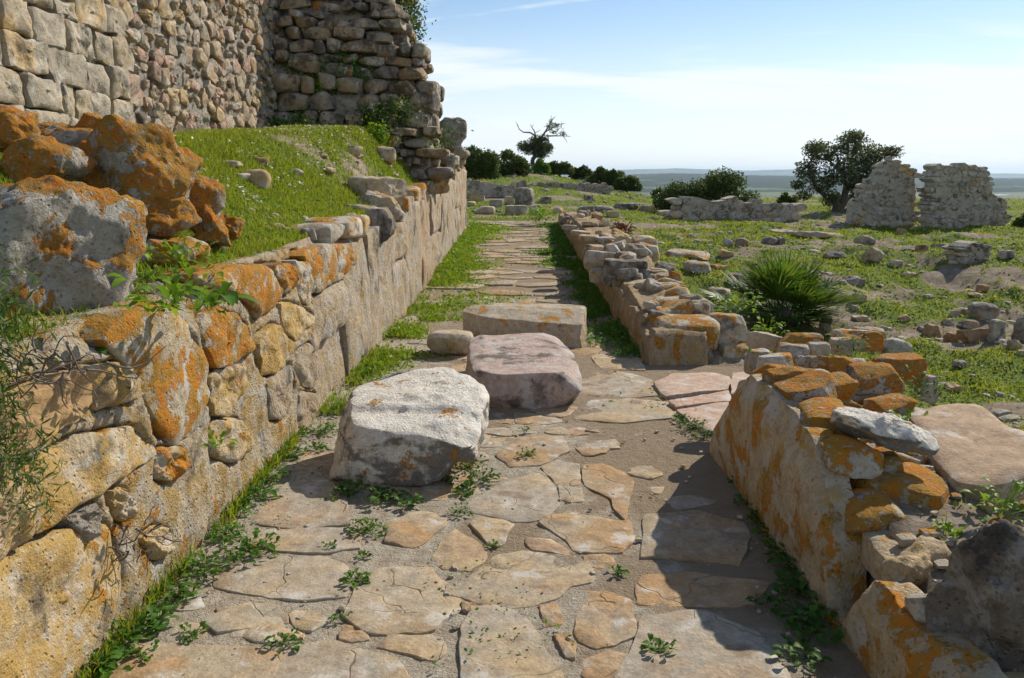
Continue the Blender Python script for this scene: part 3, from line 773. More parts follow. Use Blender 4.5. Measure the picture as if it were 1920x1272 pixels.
def lcore2(y, s):
    x, y, z = lcore(y, s)
    near = (y < 5.4) & (s <= 1)
    dd = np.zeros_like(x); dd[near] = joint_depth(y[near], z[near])
    return x + np.where(y < 5.3, 0.038, 0) - dd, y, z
grid_obj('plaster_core', ys[ys <= 5.31], ss, lcore2, M['lcore'], lw, (-1.4, 8, 0)); grid_obj('plaster_core', ys[ys >= 5.29], ss, lcore2, M['plaster'], lw, (-1.4, 8, 0))
for k, (P, mt, bl) in enumerate(traced_l):
    Q = np.array([on_lwall(u, v) for u, v in P]); Q = Q.mean(axis=0) + (Q - Q.mean(axis=0)) * 1.03
    face_stone('stone', Q, LO, LU, ZU, LN, M[mt], lw, 500 + k, depth=0.22, bulge=bl * 0.35, n=64, rings=14, edge=0.010, rough=0.042, jag=0.06, proud=-0.004)
# panels of streaked plaster further on, with upright joints between them
joints = [5.15, 6.25, 7.2, 8.5, 9.6, 10.9, 12.0, 13.3, 14.6, 16.1, 17.6, 19.15]
for k in range(len(joints) - 1):
    a, b = joints[k] + 0.006, joints[k + 1] - 0.006
    zt = float(ztop((a + b) / 2)) - rs.uniform(0.05, 0.16); zb = float(zpath(a)) - 0.05
    if k == 0: zb = 0.45
    m_ = rs.uniform(0.4, 0.6) * (zt - zb) + zb
    cuts_ = [(zb, zt)] if k % 3 else [(zb, m_ - 0.012), (m_ + 0.012, zt)]
    for q, (z0, z1) in enumerate(cuts_):
        P = [(a, z0), (b, z0), (b + rs.uniform(-.04, .02), (z0 + z1) / 2), (b + rs.uniform(-.03, .0), z1 - rs.uniform(0, .08)), ((a + b) / 2, z1 + rs.uniform(-.03, .04)), (a, z1 - rs.uniform(0, .08)), (a + rs.uniform(-.02, .04), (z0 + z1) / 2)]
        face_stone('stone', P, LO, LU, ZU, LN, M['plaster'], lw, 560 + 3 * k + q, depth=0.2, bulge=0.015, n=64, rings=10, edge=0.010, rough=0.06, jag=0.02, proud=rs.uniform(-0.012, 0.004), soft=0)
# coping stones along the top further on
y = 5.9
k = 0
while y < 19.0:
    ln = rs.uniform(0.28, 0.62); hh = rs.uniform(0.14, 0.26); dp = rs.uniform(0.28, 0.5)
    if not (7.6 < y < 9.2) and rs.rand() < 0.9:
        mt = ['lmix', 'rgrey', 'lwall', 'rgrey'][rs.randint(4)] if y < 9 else ['butt', 'rgrey', 'butt', 'lmix'][rs.randint(4)]
        yc = y + ln / 2
        rock('stone', (float(xl(yc)) - dp / 2 + rs.uniform(-0.03, 0.05), yc, float(ztop(yc)) + rs.uniform(-0.10, 0.0)), (dp, ln * 0.97, hh), M[mt], 700 + k, lw, 8, (rs.uniform(-.06, .06), rs.uniform(-.06, .06), rs.uniform(-.1, .1)), box=6, rough=0.08)
    y += ln; k += 1
for k, (z0, z1) in enumerate([(-0.0, 0.45), (0.45, 0.95), (0.95, 1.45), (1.45, 1.95)]):   # squared stones of the end face
    for j in range(8):
        rock('stone', (-1.26 - 0.34 * j, 19.12 + rs.uniform(-.03, .06), 0.35 + (z0 + z1) / 2), (0.36, 0.42, 0.47), M['butt'], 760 + 9 * k + j, lw, 8, box=7, rough=0.06)

# ------------------------------------------------------------------ tower wall
tw = empty('tower_wall', (XT, 8, 1.8), 'tall tower wall of squared blocks and small rubble above the grass terrace', 'stone wall')
ty = np.arange(3.2, 13.25, 0.06); tsn = np.concatenate([np.linspace(0, 1, 60), [1.02, 1.3]])
def tcore(y, s):
    z = 1.1 + 4.1 * np.minimum(s, 1)
    x = XT - 0.035 + 0.05 * fbm2(y, z, 2.4, 4, 51) + 0.03 * fbm2(y, z, 8, 3, 52) - np.maximum(s - 1, 0) * 4 - 0.02 * (z - 2)
    return x, y, z
grid_obj('mortar_core', ty, tsn, tcore, M['mortar'], tw, (XT, 8, 1.8))
rs = np.random.RandomState(77)
pa = []; z_ = 1.3
while z_ < 4.3:
    h_ = rs.uniform(0.17, 0.33); u_ = 3.3 + rs.uniform(0, .3)
    while u_ < 7.0:
        w_ = min(rs.uniform(0.16, 0.56), 7.25 - u_); wob = lambda: rs.uniform(-.022, .022)
        if rs.rand() < 0.16 and h_ > 0.25: lay = [(0, .5), (.5, 1)]
        else: lay = [(0, 1)]
        sl = 0.05 * math.sin(u_ * 1.3 + z_)
        for a_, b_ in lay: pa.append(np.array([(u_ + wob(), z_ + h_ * a_ + sl + wob()), (u_ + w_ / 2, z_ + h_ * a_ + sl + wob()), (u_ + w_ + wob(), z_ + h_ * a_ + sl + wob()), (u_ + w_ + wob(), z_ + h_ * b_ + sl + wob()), (u_ + w_ / 2, z_ + h_ * b_ + sl + wob()), (u_ + wob(), z_ + h_ * b_ + sl + wob())]))
        u_ += w_
    z_ += h_
pb = courses(7.05, 13.2, 1.5, 4.75, 0.215, 0.165, rs, 0.40, 0.8)
cells = pa + voronoi(pb, 1.25)
todo = []
for k, c in enumerate(cells):
    if c is None: continue
    cc = c.mean(axis=0); big = k < len(pa)
    if not (3.5 < cc[0] < 13.1 and 1.3 < cc[1] < 4.62): continue
    if cc[1] < zfoot(cc[0]) - 0.12: continue
    vis = cc[1] - 1.6 < 0.2035 * cc[0] * 1.08 + 0.15          # under the top edge of the picture
    if not vis: continue
    if not big and cc[0] < 7.08: continue
    if not big and rs.rand() < 0.3: c = cc + (c - cc) * rs.uniform(0.45, 0.8)
    todo.append((area2(np.asarray(c)) / (cc[0] ** 2), k, c, big))
todo.sort(key=lambda r: -abs(r[0]))
UO = np.array([XT, 0, 0])
spare = []
for rank, (_, k, c, big) in enumerate(todo):
    lean = -0.02 * (c.mean(axis=0)[1] - 2)
    if big: P = shrink(c, rs.uniform(0.004, 0.012)); kw = dict(n=30, rings=5, bulge=rs.uniform(0.004, 0.016), edge=0.014, rough=0.035, jag=0.06, proud=rs.uniform(0.02, 0.06) + lean, soft=0)
    else: P = shrink(c, rs.uniform(0.004, 0.04)); kw = dict(n=14, rings=3, bulge=rs.uniform(0.003, 0.018), edge=0.008, rough=0.03, jag=0.10, proud=rs.uniform(-0.012, 0.034) + lean, soft=0)
    if rank < 300: face_stone('stone', P, UO, YU, ZU, XU, M['ashlar' if big else 'rubble'], tw, 1000 + k, depth=0.14, **kw)
    else:
        pr = kw.pop('proud'); V, Fc, cc = poly_shape(P, 0.14, kw.pop('bulge'), 10, 2, 1000 + k, **{q: v for q, v in kw.items() if q in ('edge', 'rough', 'jag', 'soft')})
        Wd = UO + (V[:, :1] + cc[0]) * YU + (V[:, 1:2] + cc[1]) * ZU + (V[:, 2:3] + pr) * XU - np.array([XT, 8, 1.8])
        spare.append((Wd, Fc))
if spare:
    Vs, Qs, Ts, o = [], [], [], 0
    for Wd, Fc in spare:
        Vs.append(Wd); Qs.append(Fc[0] + o); Ts.append(Fc[1] + o); o += len(Wd)
    sp = mesh_obj('small_rubble', np.vstack(Vs), [np.vstack(Qs), np.vstack(Ts)], M['rubble'], (XT, 8, 1.8), tw, sharp=33)
    tag(sp, kind='stuff')

# ------------------------------------------------------------------ broken cross wall of the tower, stepping down to the path
bt = empty('broken_tower_corner', (-2.3, 12.6, 2.2), 'crumbling stepped corner of the tower, rough stones tufted with weeds, against the sky', 'ruin')
def xright(z): return np.interp(z, [1.9, 2.3, 2.6, 3.0, 3.40, 3.46, 4.2, 5.2], [-1.12, -1.15, -1.25, -1.36, -1.46, -1.68, -1.76, -1.9])
def yfront(x, z):
    led = np.interp(x, [-3.4, -2.7, -2.65, -2.2, -2.15, -1.0], [2.95, 2.85, 2.65, 2.6, 2.3, 2.1])
    return 11.75 + 0.55 * np.clip(z - led, 0, 0.6) + 0.22 * np.maximum(z - led - 0.6, 0) + 0.16 * (x + 2.2)
bs = np.concatenate([np.linspace(0, 1, 40), [1.05, 1.3, 1.6]]); bz = np.linspace(1.5, 5.2, 60)
def bcore(s, z):
    x0 = -3.4; x1 = xright(z) - 0.10
    x = x0 + (x1 - x0) * np.minimum(s, 1)
    y = yfront(x, z) + 0.16 + np.maximum(s - 1, 0) * 2.4 + 0.05 * fbm2(x, z, 4, 3, 61)
    return x, y, z
grid_obj('mortar_core', bs, bz, bcore, M['mortar'], bt, (-2.3, 12.6, 2.2))
rs = np.random.RandomState(31)
z = 1.55; k = 0
while z < 4.85:
    hh = rs.uniform(0.11, 0.27); ragged = rs.uniform(-0.14, 0.10); x = -3.3 + rs.uniform(-.1, .1)
    while x < xright(z) - 0.02 + ragged:
        ww = rs.uniform(0.14, 0.5); xc = x + ww / 2; zc = z + hh / 2 + rs.uniform(-.03, .03)
        if xc < xright(zc) + 0.03 + ragged and rs.rand() < 0.95:
            rock('stone', (xc, float(yfront(xc, zc)) + 0.10 + rs.uniform(-.07, .07), zc), (ww * 1.02, rs.uniform(0.28, 0.42), hh * 1.06), M['butt'], 1700 + k, bt, 5, (rs.uniform(-.12, .12), rs.uniform(-.14, .14), rs.uniform(-.25, .25)), box=rs.choice([6, 10]), rough=0.10, cuts=10, cut_lo=0.64)
        x += ww; k += 1
    # the ragged right-hand end, running back
    for j in range(3):
        rock('stone', (float(xright(z)) - 0.08 + ragged + rs.uniform(-.06, .06), float(yfront(-1.4, z)) + 0.35 + 0.38 * j, z + hh / 2), (0.32, 0.42, hh * 1.1), M['butt'], 1900 + k * 3 + j, bt, 5, (0, rs.uniform(-.1, .1), rs.uniform(-.2, .2)), box=5, rough=0.12)
    z += hh

# ------------------------------------------------------------------ low walls on the right
def low_wall(name, loc, label, y0, y1, prof, mat, thick, lean=0.0, seed=0, step=0.03):
    root = empty(name, loc, label, 'stone wall')
    yv = np.arange(y0, y1 + 1e-6, step); sv = np.concatenate([np.linspace(0, 1, 30), np.linspace(1.04, 2, 14), np.linspace(2.1, 3, 6)])
    def fn(y, s):
        h = np.interp(y, *prof); up = np.clip(s, 0, 1); ac = np.clip(s - 1, 0, 1); dn = np.clip(s - 2, 0, 1)
        zb = zpath(y) - 0.10
        z = zb + (h - zb) * (up - dn)
        rnd = 0.05 * sstep(up, 0.8, 1) * (1 - ac)
        x = xr(y) + rnd + ac * thick + lean * z + 0.022 * fbm2(y, z, 3.0, 4, seed) + 0.012 * fbm2(y * 2.5, z, 6.0, 3, seed + 1)
        z = z + 0.03 * fbm2(x * 5, y * 5, 1.0, 3, seed + 2) * sstep(s, 0.7, 1.0)
        return x, y, z
    c = grid_obj('plaster_core', yv, sv, fn, M[mat], root, loc)
    c.data.flip_normals()
    return root
nearw = low_wall('near_low_wall', (1.4, 3.4, 0), 'near right-hand wall with plaster face spotted orange, rough stones piled on top', 1.2, 4.52,
    ([1.2, 1.9, 2.42, 2.50, 2.56, 2.68, 2.72, 2.85, 3.1, 3.5, 3.9, 4.12, 4.3, 4.42, 4.52], [0.25, 0.30, 0.30, 0.20, 0.03, 0.04, 0.26, 0.40, 0.56, 0.61, 0.62, 0.52, 0.36, 0.2, -0.05]), 'rplaster', 0.15, 0.0, 71)
midw = low_wall('far_low_wall', (1.5, 12, 0), 'low ruined wall along the right edge of the path, loose stones on top', 6.66, 20.0,
    ([6.66, 6.72, 7.4, 8.2, 9.1, 9.3, 9.6, 14, 17, 19.4, 20.0], [-0.1, 0.28, 0.34, 0.42, 0.46, 0.52, 0.62, 0.70, 0.74, 0.72, -0.1]), 'rstreak', 0.50, 0.0, 81, 0.05)
RN = np.array([-1., 0, 0])
# upright facing stones of the far low wall
rs = np.random.RandomState(8)
y = 6.72; k = 0
while y < 19.6:
    wd = rs.uniform(0.30, 0.75); h = float(np.interp(y + wd / 2, [6.66, 8.2, 9.1, 9.6, 14, 20], [0.29, 0.40, 0.45, 0.6, 0.68, 0.72])) - rs.uniform(0, .05)
    zb = float(zpath(y)) - 0.04
    P = [(y + .012, zb), (y + wd - .012, zb), (y + wd - .012, h - rs.uniform(0, .05)), (y + wd / 2, h), (y + .012, h - rs.uniform(0, .05))]
    face_stone('stone', P, (1.17, 0, 0), YU, ZU, RN, M['rstreak'], midw, 2100 + k, depth=0.12, bulge=0.012, n=30, rings=5, edge=0.018, rough=0.035, jag=0.04, proud=0.006, soft=0)
    y += wd; k += 1

# stones placed from their place in the photograph: centre, width and height in pixels, height above the path or distance
def px_stone(u, v, wpx, hpx, mat, seed, parent=None, z=None, y=None, deep=1.0, name='stone', n=10, rot=None, sink=0.0, **kw):
    p = on_z(u, v, z) if z is not None else on_y(u, v, y)
    mpp = (p[1] * CP + (EYE - p[2]) * SP) / F
    rr = np.random.RandomState(seed)
    sx, sz = wpx * mpp, hpx * mpp
    rot = rot if rot is not None else (rr.uniform(-.08, .08), rr.uniform(-.10, .10), rr.uniform(-.3, .3))
    kw = {**dict(box=6, rough=0.07, cuts=11, cut_lo=0.68), **kw}
    return rock(name, p + np.array([0, sx * deep * 0.25, -sink]), (sx * 1.04, sx * deep, sz * 1.08), M[mat], seed, parent, n, rot, **kw)
near_pile = [  # u, v, w, h, material, z, depth ratio
 (1503, 641, 76, 30, 'lorange', .62, .8), (1439, 641, 62, 30, 'rtan', .58, .7), (1490, 672, 62, 46, 'rgrey', .60, .8), (1458, 692, 62, 54, 'rgrey', .58, .8),
 (1422, 682, 46, 44, 'rgrey', .55, .8), (1507, 730, 108, 54, 'lmix', .56, .7), (1552, 782, 120, 66, 'boulder_or', .48, .7), (1536, 660, 38, 34, 'rgrey', .62, .9),
 (1581, 650, 40, 30, 'rgrey', .62, .9), (1607, 633, 66, 28, 'lmix', .60, .8), (1639, 643, 36, 34, 'lorange', .58, .9), (1581, 700, 48, 50, 'lorange', .58, .9),
 (1552, 696, 52, 52, 'lorange', .57, .9), (1645, 716, 94, 54, 'boulder_gr', .56, .8), (1700, 696, 96, 50, 'lorange', .46, .8), (1626, 730, 40, 46, 'lmix', .50, .9),
 (1675, 770, 76, 38, 'lorange', .48, .8), (1745, 730, 36, 46, 'rgrey', .34, .9), (1600, 640, 50, 34, 'lmix', .58, .9), (1475, 655, 40, 30, 'lmix', .55, .8),
 (1515, 690, 46, 40, 'lmix', .56, .9), (1600, 770, 60, 50, 'lmix', .42, .9), (1590, 912, 104, 84, 'boulder_or', .30, .8),
 (1588, 1000, 84, 110, 'rtan', .22, .8), (1650, 1186, 60, 96, 'rtan', .10, .8), (1745, 1160, 66, 80, 'rgrey', .32, .9), (1836, 1255, 100, 70, 'rgrey', .22, .8), (1700, 1150, 60, 60, 'rtan', .27, .8),
 (1640, 1080, 60, 60, 'rtan', .15, .8), (1690, 960, 40, 24, 'rgrey', .34, .9), (1730, 1010, 40, 30, 'rgrey', .25, .9),
]
for k, (u, v, wp, hp, mt, z, dr) in enumerate(near_pile):
    px_stone(u, v, wp, hp, mt, 2300 + k, nearw, z=z - 0.03, deep=dr, n=14, fine=0.012, box=6)
rs = np.random.RandomState(19)
for k in range(64):      # smaller stones filling the wall behind its plaster face
    yy = rs.uniform(1.6, 4.3); xx = float(xr(yy)) + rs.uniform(0.14, 0.62); s0 = rs.uniform(0.10, 0.22)
    zz = float(np.interp(yy, [1.6, 2.4, 2.6, 2.85, 3.1, 3.9, 4.3], [0.2, 0.22, 0.05, 0.30, 0.46, 0.50, 0.30])) - 0.10 * (xx - 1.3) + rs.uniform(-.05, .03)
    rock('stone', (xx, yy, zz), (s0 * rs.uniform(.8, 1.4), s0 * rs.uniform(.8, 1.3), s0 * rs.uniform(.5, .8)), M[['lmix', 'rtan', 'lorange', 'boulder_gr', 'rgrey'][rs.randint(5)]], 2500 + k, nearw, 8, rs.uniform(-.3, .3, 3), box=6, rough=0.10, cuts=10, cut_lo=0.66)
top_ = lambda q: float(np.interp(q, [1.2, 1.9, 2.42, 2.50, 2.56, 2.68, 2.72, 2.85, 3.1, 3.5, 3.9, 4.12, 4.3], [0.25, 0.30, 0.30, 0.20, 0.03, 0.04, 0.26, 0.40, 0.56, 0.61, 0.62, 0.52, 0.36]))
yy = 2.72; k = 0
while yy < 4.2:         # the row of stones bedded along the top of the plaster face
    s0 = rs.uniform(0.15, 0.30)
    for q in range(2 if yy > 3.6 else 1):
        rock('stone', (float(xr(yy)) + 0.19 + 0.2 * q + rs.uniform(-.02, .03), yy + s0 / 2, top_(yy + s0 / 2) - 0.02 - 0.03 * q + rs.uniform(-.02, .02)), (0.22 * rs.uniform(.9, 1.2), s0 * 1.05, rs.uniform(.12, .17)), M[['lmix', 'boulder_gr', 'lorange', 'rgrey', 'lmix', 'rgrey'][rs.randint(6)]], 2600 + 2 * k + q, nearw, 10, rs.uniform(-.2, .2, 3), box=6, rough=0.10, cuts=11, cut_lo=0.66, fine=0.012)
    yy += s0; k += 1
far_pile = [
 (1284, 628, 128, 60, 'lmix', 6.95, .75), (1280, 667, 50, 40, 'rgrey', 6.78, .8), (1241, 673, 30, 32, 'rgrey', 6.75, .8), (1318, 670, 36, 30, 'rgrey', 6.8, .8),
 (1369, 622, 72, 56, 'rgrey', 7.0, .8), (1374, 664, 54, 34, 'lmix', 6.9, .8), (1243, 576, 84, 32, 'rtan', 7.7, .6), (1311, 577, 54, 32, 'rgrey', 7.6, .8),
 (1275, 590, 32, 20, 'rtan', 7.4, .8), (1234, 549, 80, 28, 'lmix', 8.3, .6), (1274, 548, 24, 22, 'rgrey', 8.3, .8), (1256, 560, 26, 16, 'lorange', 8.0, .8),
 (1174, 512, 78, 56, 'dark', 9.15, .7), (1232, 524, 54, 32, 'rgrey', 9.0, .8), (1200, 540, 50, 22, 'rtan', 8.6, .8), (1115, 470, 44, 20, 'rtan', 10.0, .7),
 (1130, 491, 64, 34, 'rtan', 9.7, .7), (1121, 517, 30, 26, 'rgrey', 9.6, .8), (1168, 455, 30, 22, 'rtan', 10.3, .8), (1211, 455, 46, 22, 'rgrey', 10.5, .8),
 (1224, 476, 30, 28, 'rtan', 10.0, .8), (1198, 478, 46, 36, 'rgrey', 9.9, .8), (1150, 472, 30, 26, 'rgrey', 10.0, .8), (1180, 498, 34, 20, 'rtan', 9.6, .9),
 (1135, 452, 40, 14, 'rgrey', 11, .9), (1105, 448, 36, 12, 'rgrey', 11.5, .9), (1090, 438, 36, 10, 'rgrey', 13, .9), (1072, 428, 34, 9, 'rgrey', 15, .9), (1069, 415, 34, 16, 'dark', 17.5, .8),
]
for k in range(70):      # loose rubble lying on the far low wall
    yy = rs.uniform(6.9, 19) if k < 30 else rs.uniform(6.9, 11.5); s0 = rs.uniform(0.09, 0.26)
    zz = float(np.interp(yy, [6.7, 7.4, 8.2, 9.1, 9.6, 14, 17, 19.4], [0.28, 0.34, 0.42, 0.46, 0.62, 0.70, 0.74, 0.72])) + rs.uniform(-.02, .07)
    rock('stone', (float(xr(yy)) + rs.uniform(0.12, 0.62), yy, zz), (s0 * rs.uniform(.8, 1.4), s0 * rs.uniform(.8, 1.3), s0 * rs.uniform(.5, .8)), M[['rgrey', 'rgrey', 'dark', 'rtan', 'lmix'][rs.randint(5)]], 2800 + k, midw, 7, rs.uniform(-.35, .35, 3), box=5, rough=0.12, cuts=10, cut_lo=0.64)
for k, (u, v, wp, hp, mt, y, dr) in enumerate(far_pile):
    px_stone(u, v, wp, hp, mt, 2400 + k, midw, y=y, deep=dr, n=12, fine=0.010, box=7)

# ------------------------------------------------------------------ standing ruins in the field and other remains
def rubble_wall(name, outline, D, thick, cw, ch, label, mats, seed, yaw=0.0, n=9, rings=2, aspect=1.3):
    P = np.array([[on_y(u, v, D)[0], on_y(u, v, D)[2]] for u, v in outline])
    c0 = np.array([P[:, 0].mean(), D, P[:, 1].min()])
    root = empty(name, c0, label, 'ruin')
    U = np.array([math.cos(yaw), math.sin(yaw), 0]); N = np.array([math.sin(yaw), -math.cos(yaw), 0])
    Q = P - [c0[0], c0[2]]
    rr = np.random.RandomState(seed)
    pts = courses(Q[:, 0].min() - cw, Q[:, 0].max() + cw, -ch * 1.5, Q[:, 1].max() + ch * 1.5, cw, ch, rr, 0.3, 0.7)
    cells = voronoi(pts, aspect)
    for k, c in enumerate(cells):
        if c is None or not inside(c.mean(axis=0), Q): continue
        face_stone('stone', shrink(c, 0.006 + 0.01 * rr.rand()), c0, U, ZU, N, M[mats[rr.randint(len(mats))]], root, seed * 50 + k, depth=thick * rr.uniform(0.85, 1.1), bulge=0.01, n=n, rings=rings, edge=0.012, rough=0.03, jag=0.08, both=True, proud=rr.uniform(-.02, .04), soft=0)
    # mortar heart, a little inside the outline
    cc = Q.mean(axis=0); R = cc + (Q - cc) * 0.90; m_ = len(R)
    V = np.vstack([np.c_[R, np.full(m_, -0.004)], np.c_[R, np.full(m_, -thick * 0.8)]])
    W3 = V[:, :1] * U + V[:, 1:2] * ZU + V[:, 2:3] * N
    i = np.arange(m_); j = (i + 1) % m_
    Qd = np.c_[i, j, j + m_, i + m_]
    ctr = np.vstack([W3, [(cc[0] * U + cc[1] * ZU - 0.004 * N)], [(cc[0] * U + cc[1] * ZU - thick * 0.8 * N)]])
    T = np.vstack([np.c_[i, j, np.full(m_, 2 * m_)], np.c_[j + m_, i + m_, np.full(m_, 2 * m_ + 1)]])
    mesh_obj('mortar_core', ctr, [Qd, T], M['ruinplaster'], c0, root, smooth=False)
    return root
rubble_wall('standing_wall_ruin', [(1588, 425), (1590, 385), (1604, 378), (1618, 348), (1630, 335), (1648, 308), (1668, 298), (1690, 302), (1706, 318), (1716, 330), (1718, 360), (1712, 430), (1650, 432)], 22.6, 0.55, 0.21, 0.13,
            'pale ruined wall stump with a peaked top, the nearer to the big olive tree', ['ruin', 'ruin', 'ruin', 'rtan'], 61, -0.25)
rubble_wall('standing_wall_ruin', [(1736, 440), (1736, 395), (1746, 385), (1744, 345), (1748, 303), (1768, 305), (1800, 308), (1846, 308), (1860, 325), (1866, 345), (1874, 370), (1896, 380), (1902, 440), (1800, 445)], 21.6, 0.6, 0.22, 0.13,
            'broad flat-topped ruined wall standing rightmost in the field', ['ruin', 'ruin', 'ruin', 'field'], 62, 0.12)
rubble_wall('low_wall_ruin', [(1268, 425), (1270, 366), (1300, 368), (1320, 378), (1345, 376), (1368, 372), (1400, 380), (1470, 382), (1508, 388), (1510, 425), (1400, 430)], 24.4, 0.6, 0.34, 0.20,
            'long low broken wall in front of the rounded green bush', ['ruin', 'rgrey', 'dark'], 63, 0.05)
rubble_wall('collapsed_wall', [(985, 366), (990, 346), (1040, 342), (1100, 345), (1152, 348), (1154, 362), (1100, 364)], 35.5, 0.6, 0.34, 0.17,
            'thin line of dark rubble walling across the grassy mound', ['dark', 'field', 'rgrey'], 64, 0.05)
rubble_wall('collapsed_wall', [(876, 372), (878, 340), (910, 342), (950, 348), (985, 342), (1000, 352), (1004, 372)], 30.0, 0.6, 0.36, 0.19,
            'dark tumbled wall below the leftmost dark bush', ['dark', 'field', 'rgrey'], 65, 0.05)

# ------------------------------------------------------------------ fallen blocks on the path
def shaped_block(name, loc, size, mat, seed, label, cat, top=None, n=22, rot=(0, 0, 0), group=None, fn=None, **kw):
    kw = {**dict(box=14, cuts=26, rough=0.035, freq=1.8, fine=0.016, cut_lo=0.80), **kw}
    V, Q = rock_shape(size, n, seed, **kw)
    if fn is not None: V = fn(V)
    o = mesh_obj(name, V, Q, mat, loc, None, True, rot, sharp=45)
    return tag(o, label, cat, group, 'thing')
def white_fn(V):
    # carved block: broad worn top, right side hollowed out under the rim, broken corners
    x, y, z = V.T.copy()
    lo = np.clip((0.06 - z) / 0.22, 0, 1)
    x = np.where(x > 0, x * (1 - 0.50 * lo * sstep(x, 0.05, 0.35)), x * (1 + 0.05 * lo))
    y = np.where(y < 0, y * (1 + 0.06 * lo - 0.05), y)
    z = z + np.where(z > 0.05, 0.10 * y - 0.030 * sstep(y, -0.14, -0.20) - 0.03 * sstep(x, 0.2, 0.42), 0)
    cut = np.maximum((-x) * 0.8 + y * 0.9 - 0.42, 0); x = x + cut * 0.6; y = y - cut * 0.6      # far left corner gone
    cut = np.maximum(x * 0.8 + y * 0.8 - 0.45, 0); x = x - cut * 0.6; y = y - cut * 0.6         # far right corner gone
    cut = np.maximum((-x) * 0.9 - y * 0.6 + z * 0.6 - 0.50, 0); x = x + cut * 0.5; y = y + cut * 0.3
    P = np.stack([x, y, z], 1)
    nr = P / (np.linalg.norm(P, axis=1)[:, None] + 1e-6)
    return P + nr * (fbm(P * 7.0, 4, 77) * 0.022)[:, None]
shaped_block('carved_block', (-0.54, 4.42, 0.175), (0.80, 0.95, 0.40), M['white'], 42, 'white carved stone block with dark stained front, nearest of the blocks on the path', 'stone block', rot=(0.02, -0.03, -0.10), fn=white_fn, n=52, cuts=16, cut_lo=0.9)
def grey_fn(V):
    x, y, z = V.T.copy()
    z = z + np.where(z > 0, 0.03 * np.sin(y * 2.2) - 0.06 * (x + 0.1) * sstep(x, -0.1, -0.4), 0)
    x = x * (1 - 0.10 * sstep(y, -0.1, 0.6))
    return np.stack([x, y, z], 1)
shaped_block('fallen_block', (0.05, 5.95, 0.13), (0.84, 1.22, 0.34), M['blockgrey'], 43, 'flat pinkish grey stone block lying behind the white one on the path', 'stone block', rot=(-0.02, 0.02, 0.06), fn=grey_fn, n=36, box=20, cut_lo=0.86)
shaped_block('fallen_block', (0.13, 7.75, 0.15), (1.16, 0.58, 0.38), M['blocktan'], 44, 'long grey-brown stone block with orange-flecked front, farthest of the three across the path', 'stone block', rot=(0.02, 0.02, -0.16), n=32, box=20, cut_lo=0.84)
shaped_block('fallen_stone', (-0.56, 7.15, 0.10), (0.42, 0.40, 0.22), M['blocktan'], 45, 'small mossy stone tucked left of the flat pinkish block', 'stone', n=16, box=4)

# ------------------------------------------------------------------ boulders on the terrace edge at the left
def boulder(u, v, wpx, hpx, y, mat, seed, label, deep=0.9, rot=None, n=26, name='boulder', cat='boulder', group=None, **kw):
    p = on_y(u, v, y); mpp = (p[1] * CP + (EYE - p[2]) * SP) / F
    rr = np.random.RandomState(seed)
    rot = rot if rot is not None else (rr.uniform(-.15, .15), rr.uniform(-.15, .15), rr.uniform(-.3, .3))
    kw = {**dict(box=4.2, cuts=16, rough=0.17, freq=1.9, fine=0.042, cut_lo=0.62), **kw}
    V, Q = rock_shape((wpx * mpp, wpx * mpp * deep, hpx * mpp), n, seed, **kw)
    return tag(mesh_obj(name, V, Q, M[mat], p + np.array([0, wpx * mpp * deep * 0.2, 0]), None, True, rot, sharp=50), label, cat, group, 'thing')
boulder(30, 515, 370, 430, 2.8, 'boulder_gr', 11, 'huge pale boulder with a cap of orange lichen at the left edge', 0.8, n=44, rot=(0, 0.1, 0.2))
boulder(255, 325, 230, 180, 4.2, 'boulder_or', 12, 'big boulder almost wholly orange with lichen, below the tower', 0.8, n=40, rot=(0, 0.35, 0))
boulder(120, 265, 130, 80, 4.5, 'boulder_gr', 13, 'pale-sided orange-topped stone at the crest of the lichen boulders', n=26)
boulder(15, 250, 110, 90, 4.3, 'boulder_or', 14, 'orange lichened rock cut by the left edge, below the squared tower blocks', n=26)
boulder(60, 300, 150, 80, 3.9, 'boulder_or', 15, 'low orange rock between the crest stones and the huge pale boulder', n=26)
boulder(365, 385, 90, 110, 4.5, 'boulder_or', 16, 'orange-brown rock at the right foot of the big orange boulder', n=26)
boulder(300, 410, 120, 90, 4.1, 'boulder_or', 17, 'dark orange rock wedged under the big orange boulder', n=26)
boulder(318, 470, 120, 62, 4.0, 'lmix', 18, 'striped grey rock with orange crust resting in the terrace weeds', n=26, box=5)
boulder(420, 428, 62, 56, 4.9, 'boulder_or', 19, 'small orange-capped stone at the right end of the lichen boulders', n=20)
boulder(205, 290, 110, 80, 4.4, 'boulder_or', 21, 'rounded orange stone left of the big orange boulder top', n=24)
boulder(250, 560, 90, 60, 3.3, 'dark', 22, 'low grey stone behind the wall, right of the huge pale boulder', n=20)
boulder(170, 245, 70, 50, 4.6, 'boulder_or', 31, 'small orange stone on the skyline of the lichen boulders under the tower', n=18)
boulder(395, 440, 70, 60, 4.5, 'boulder_or', 32, 'brownish orange stone just below the rightmost big lichen rock', n=18)
boulder(225, 400, 80, 60, 3.8, 'lmix', 33, 'flat stone wedged between the huge pale boulder and the big orange one', n=18)
boulder(330, 350, 70, 60, 4.5, 'boulder_or', 34, 'angular orange rock leaning on the right flank of the big orange boulder', n=18)
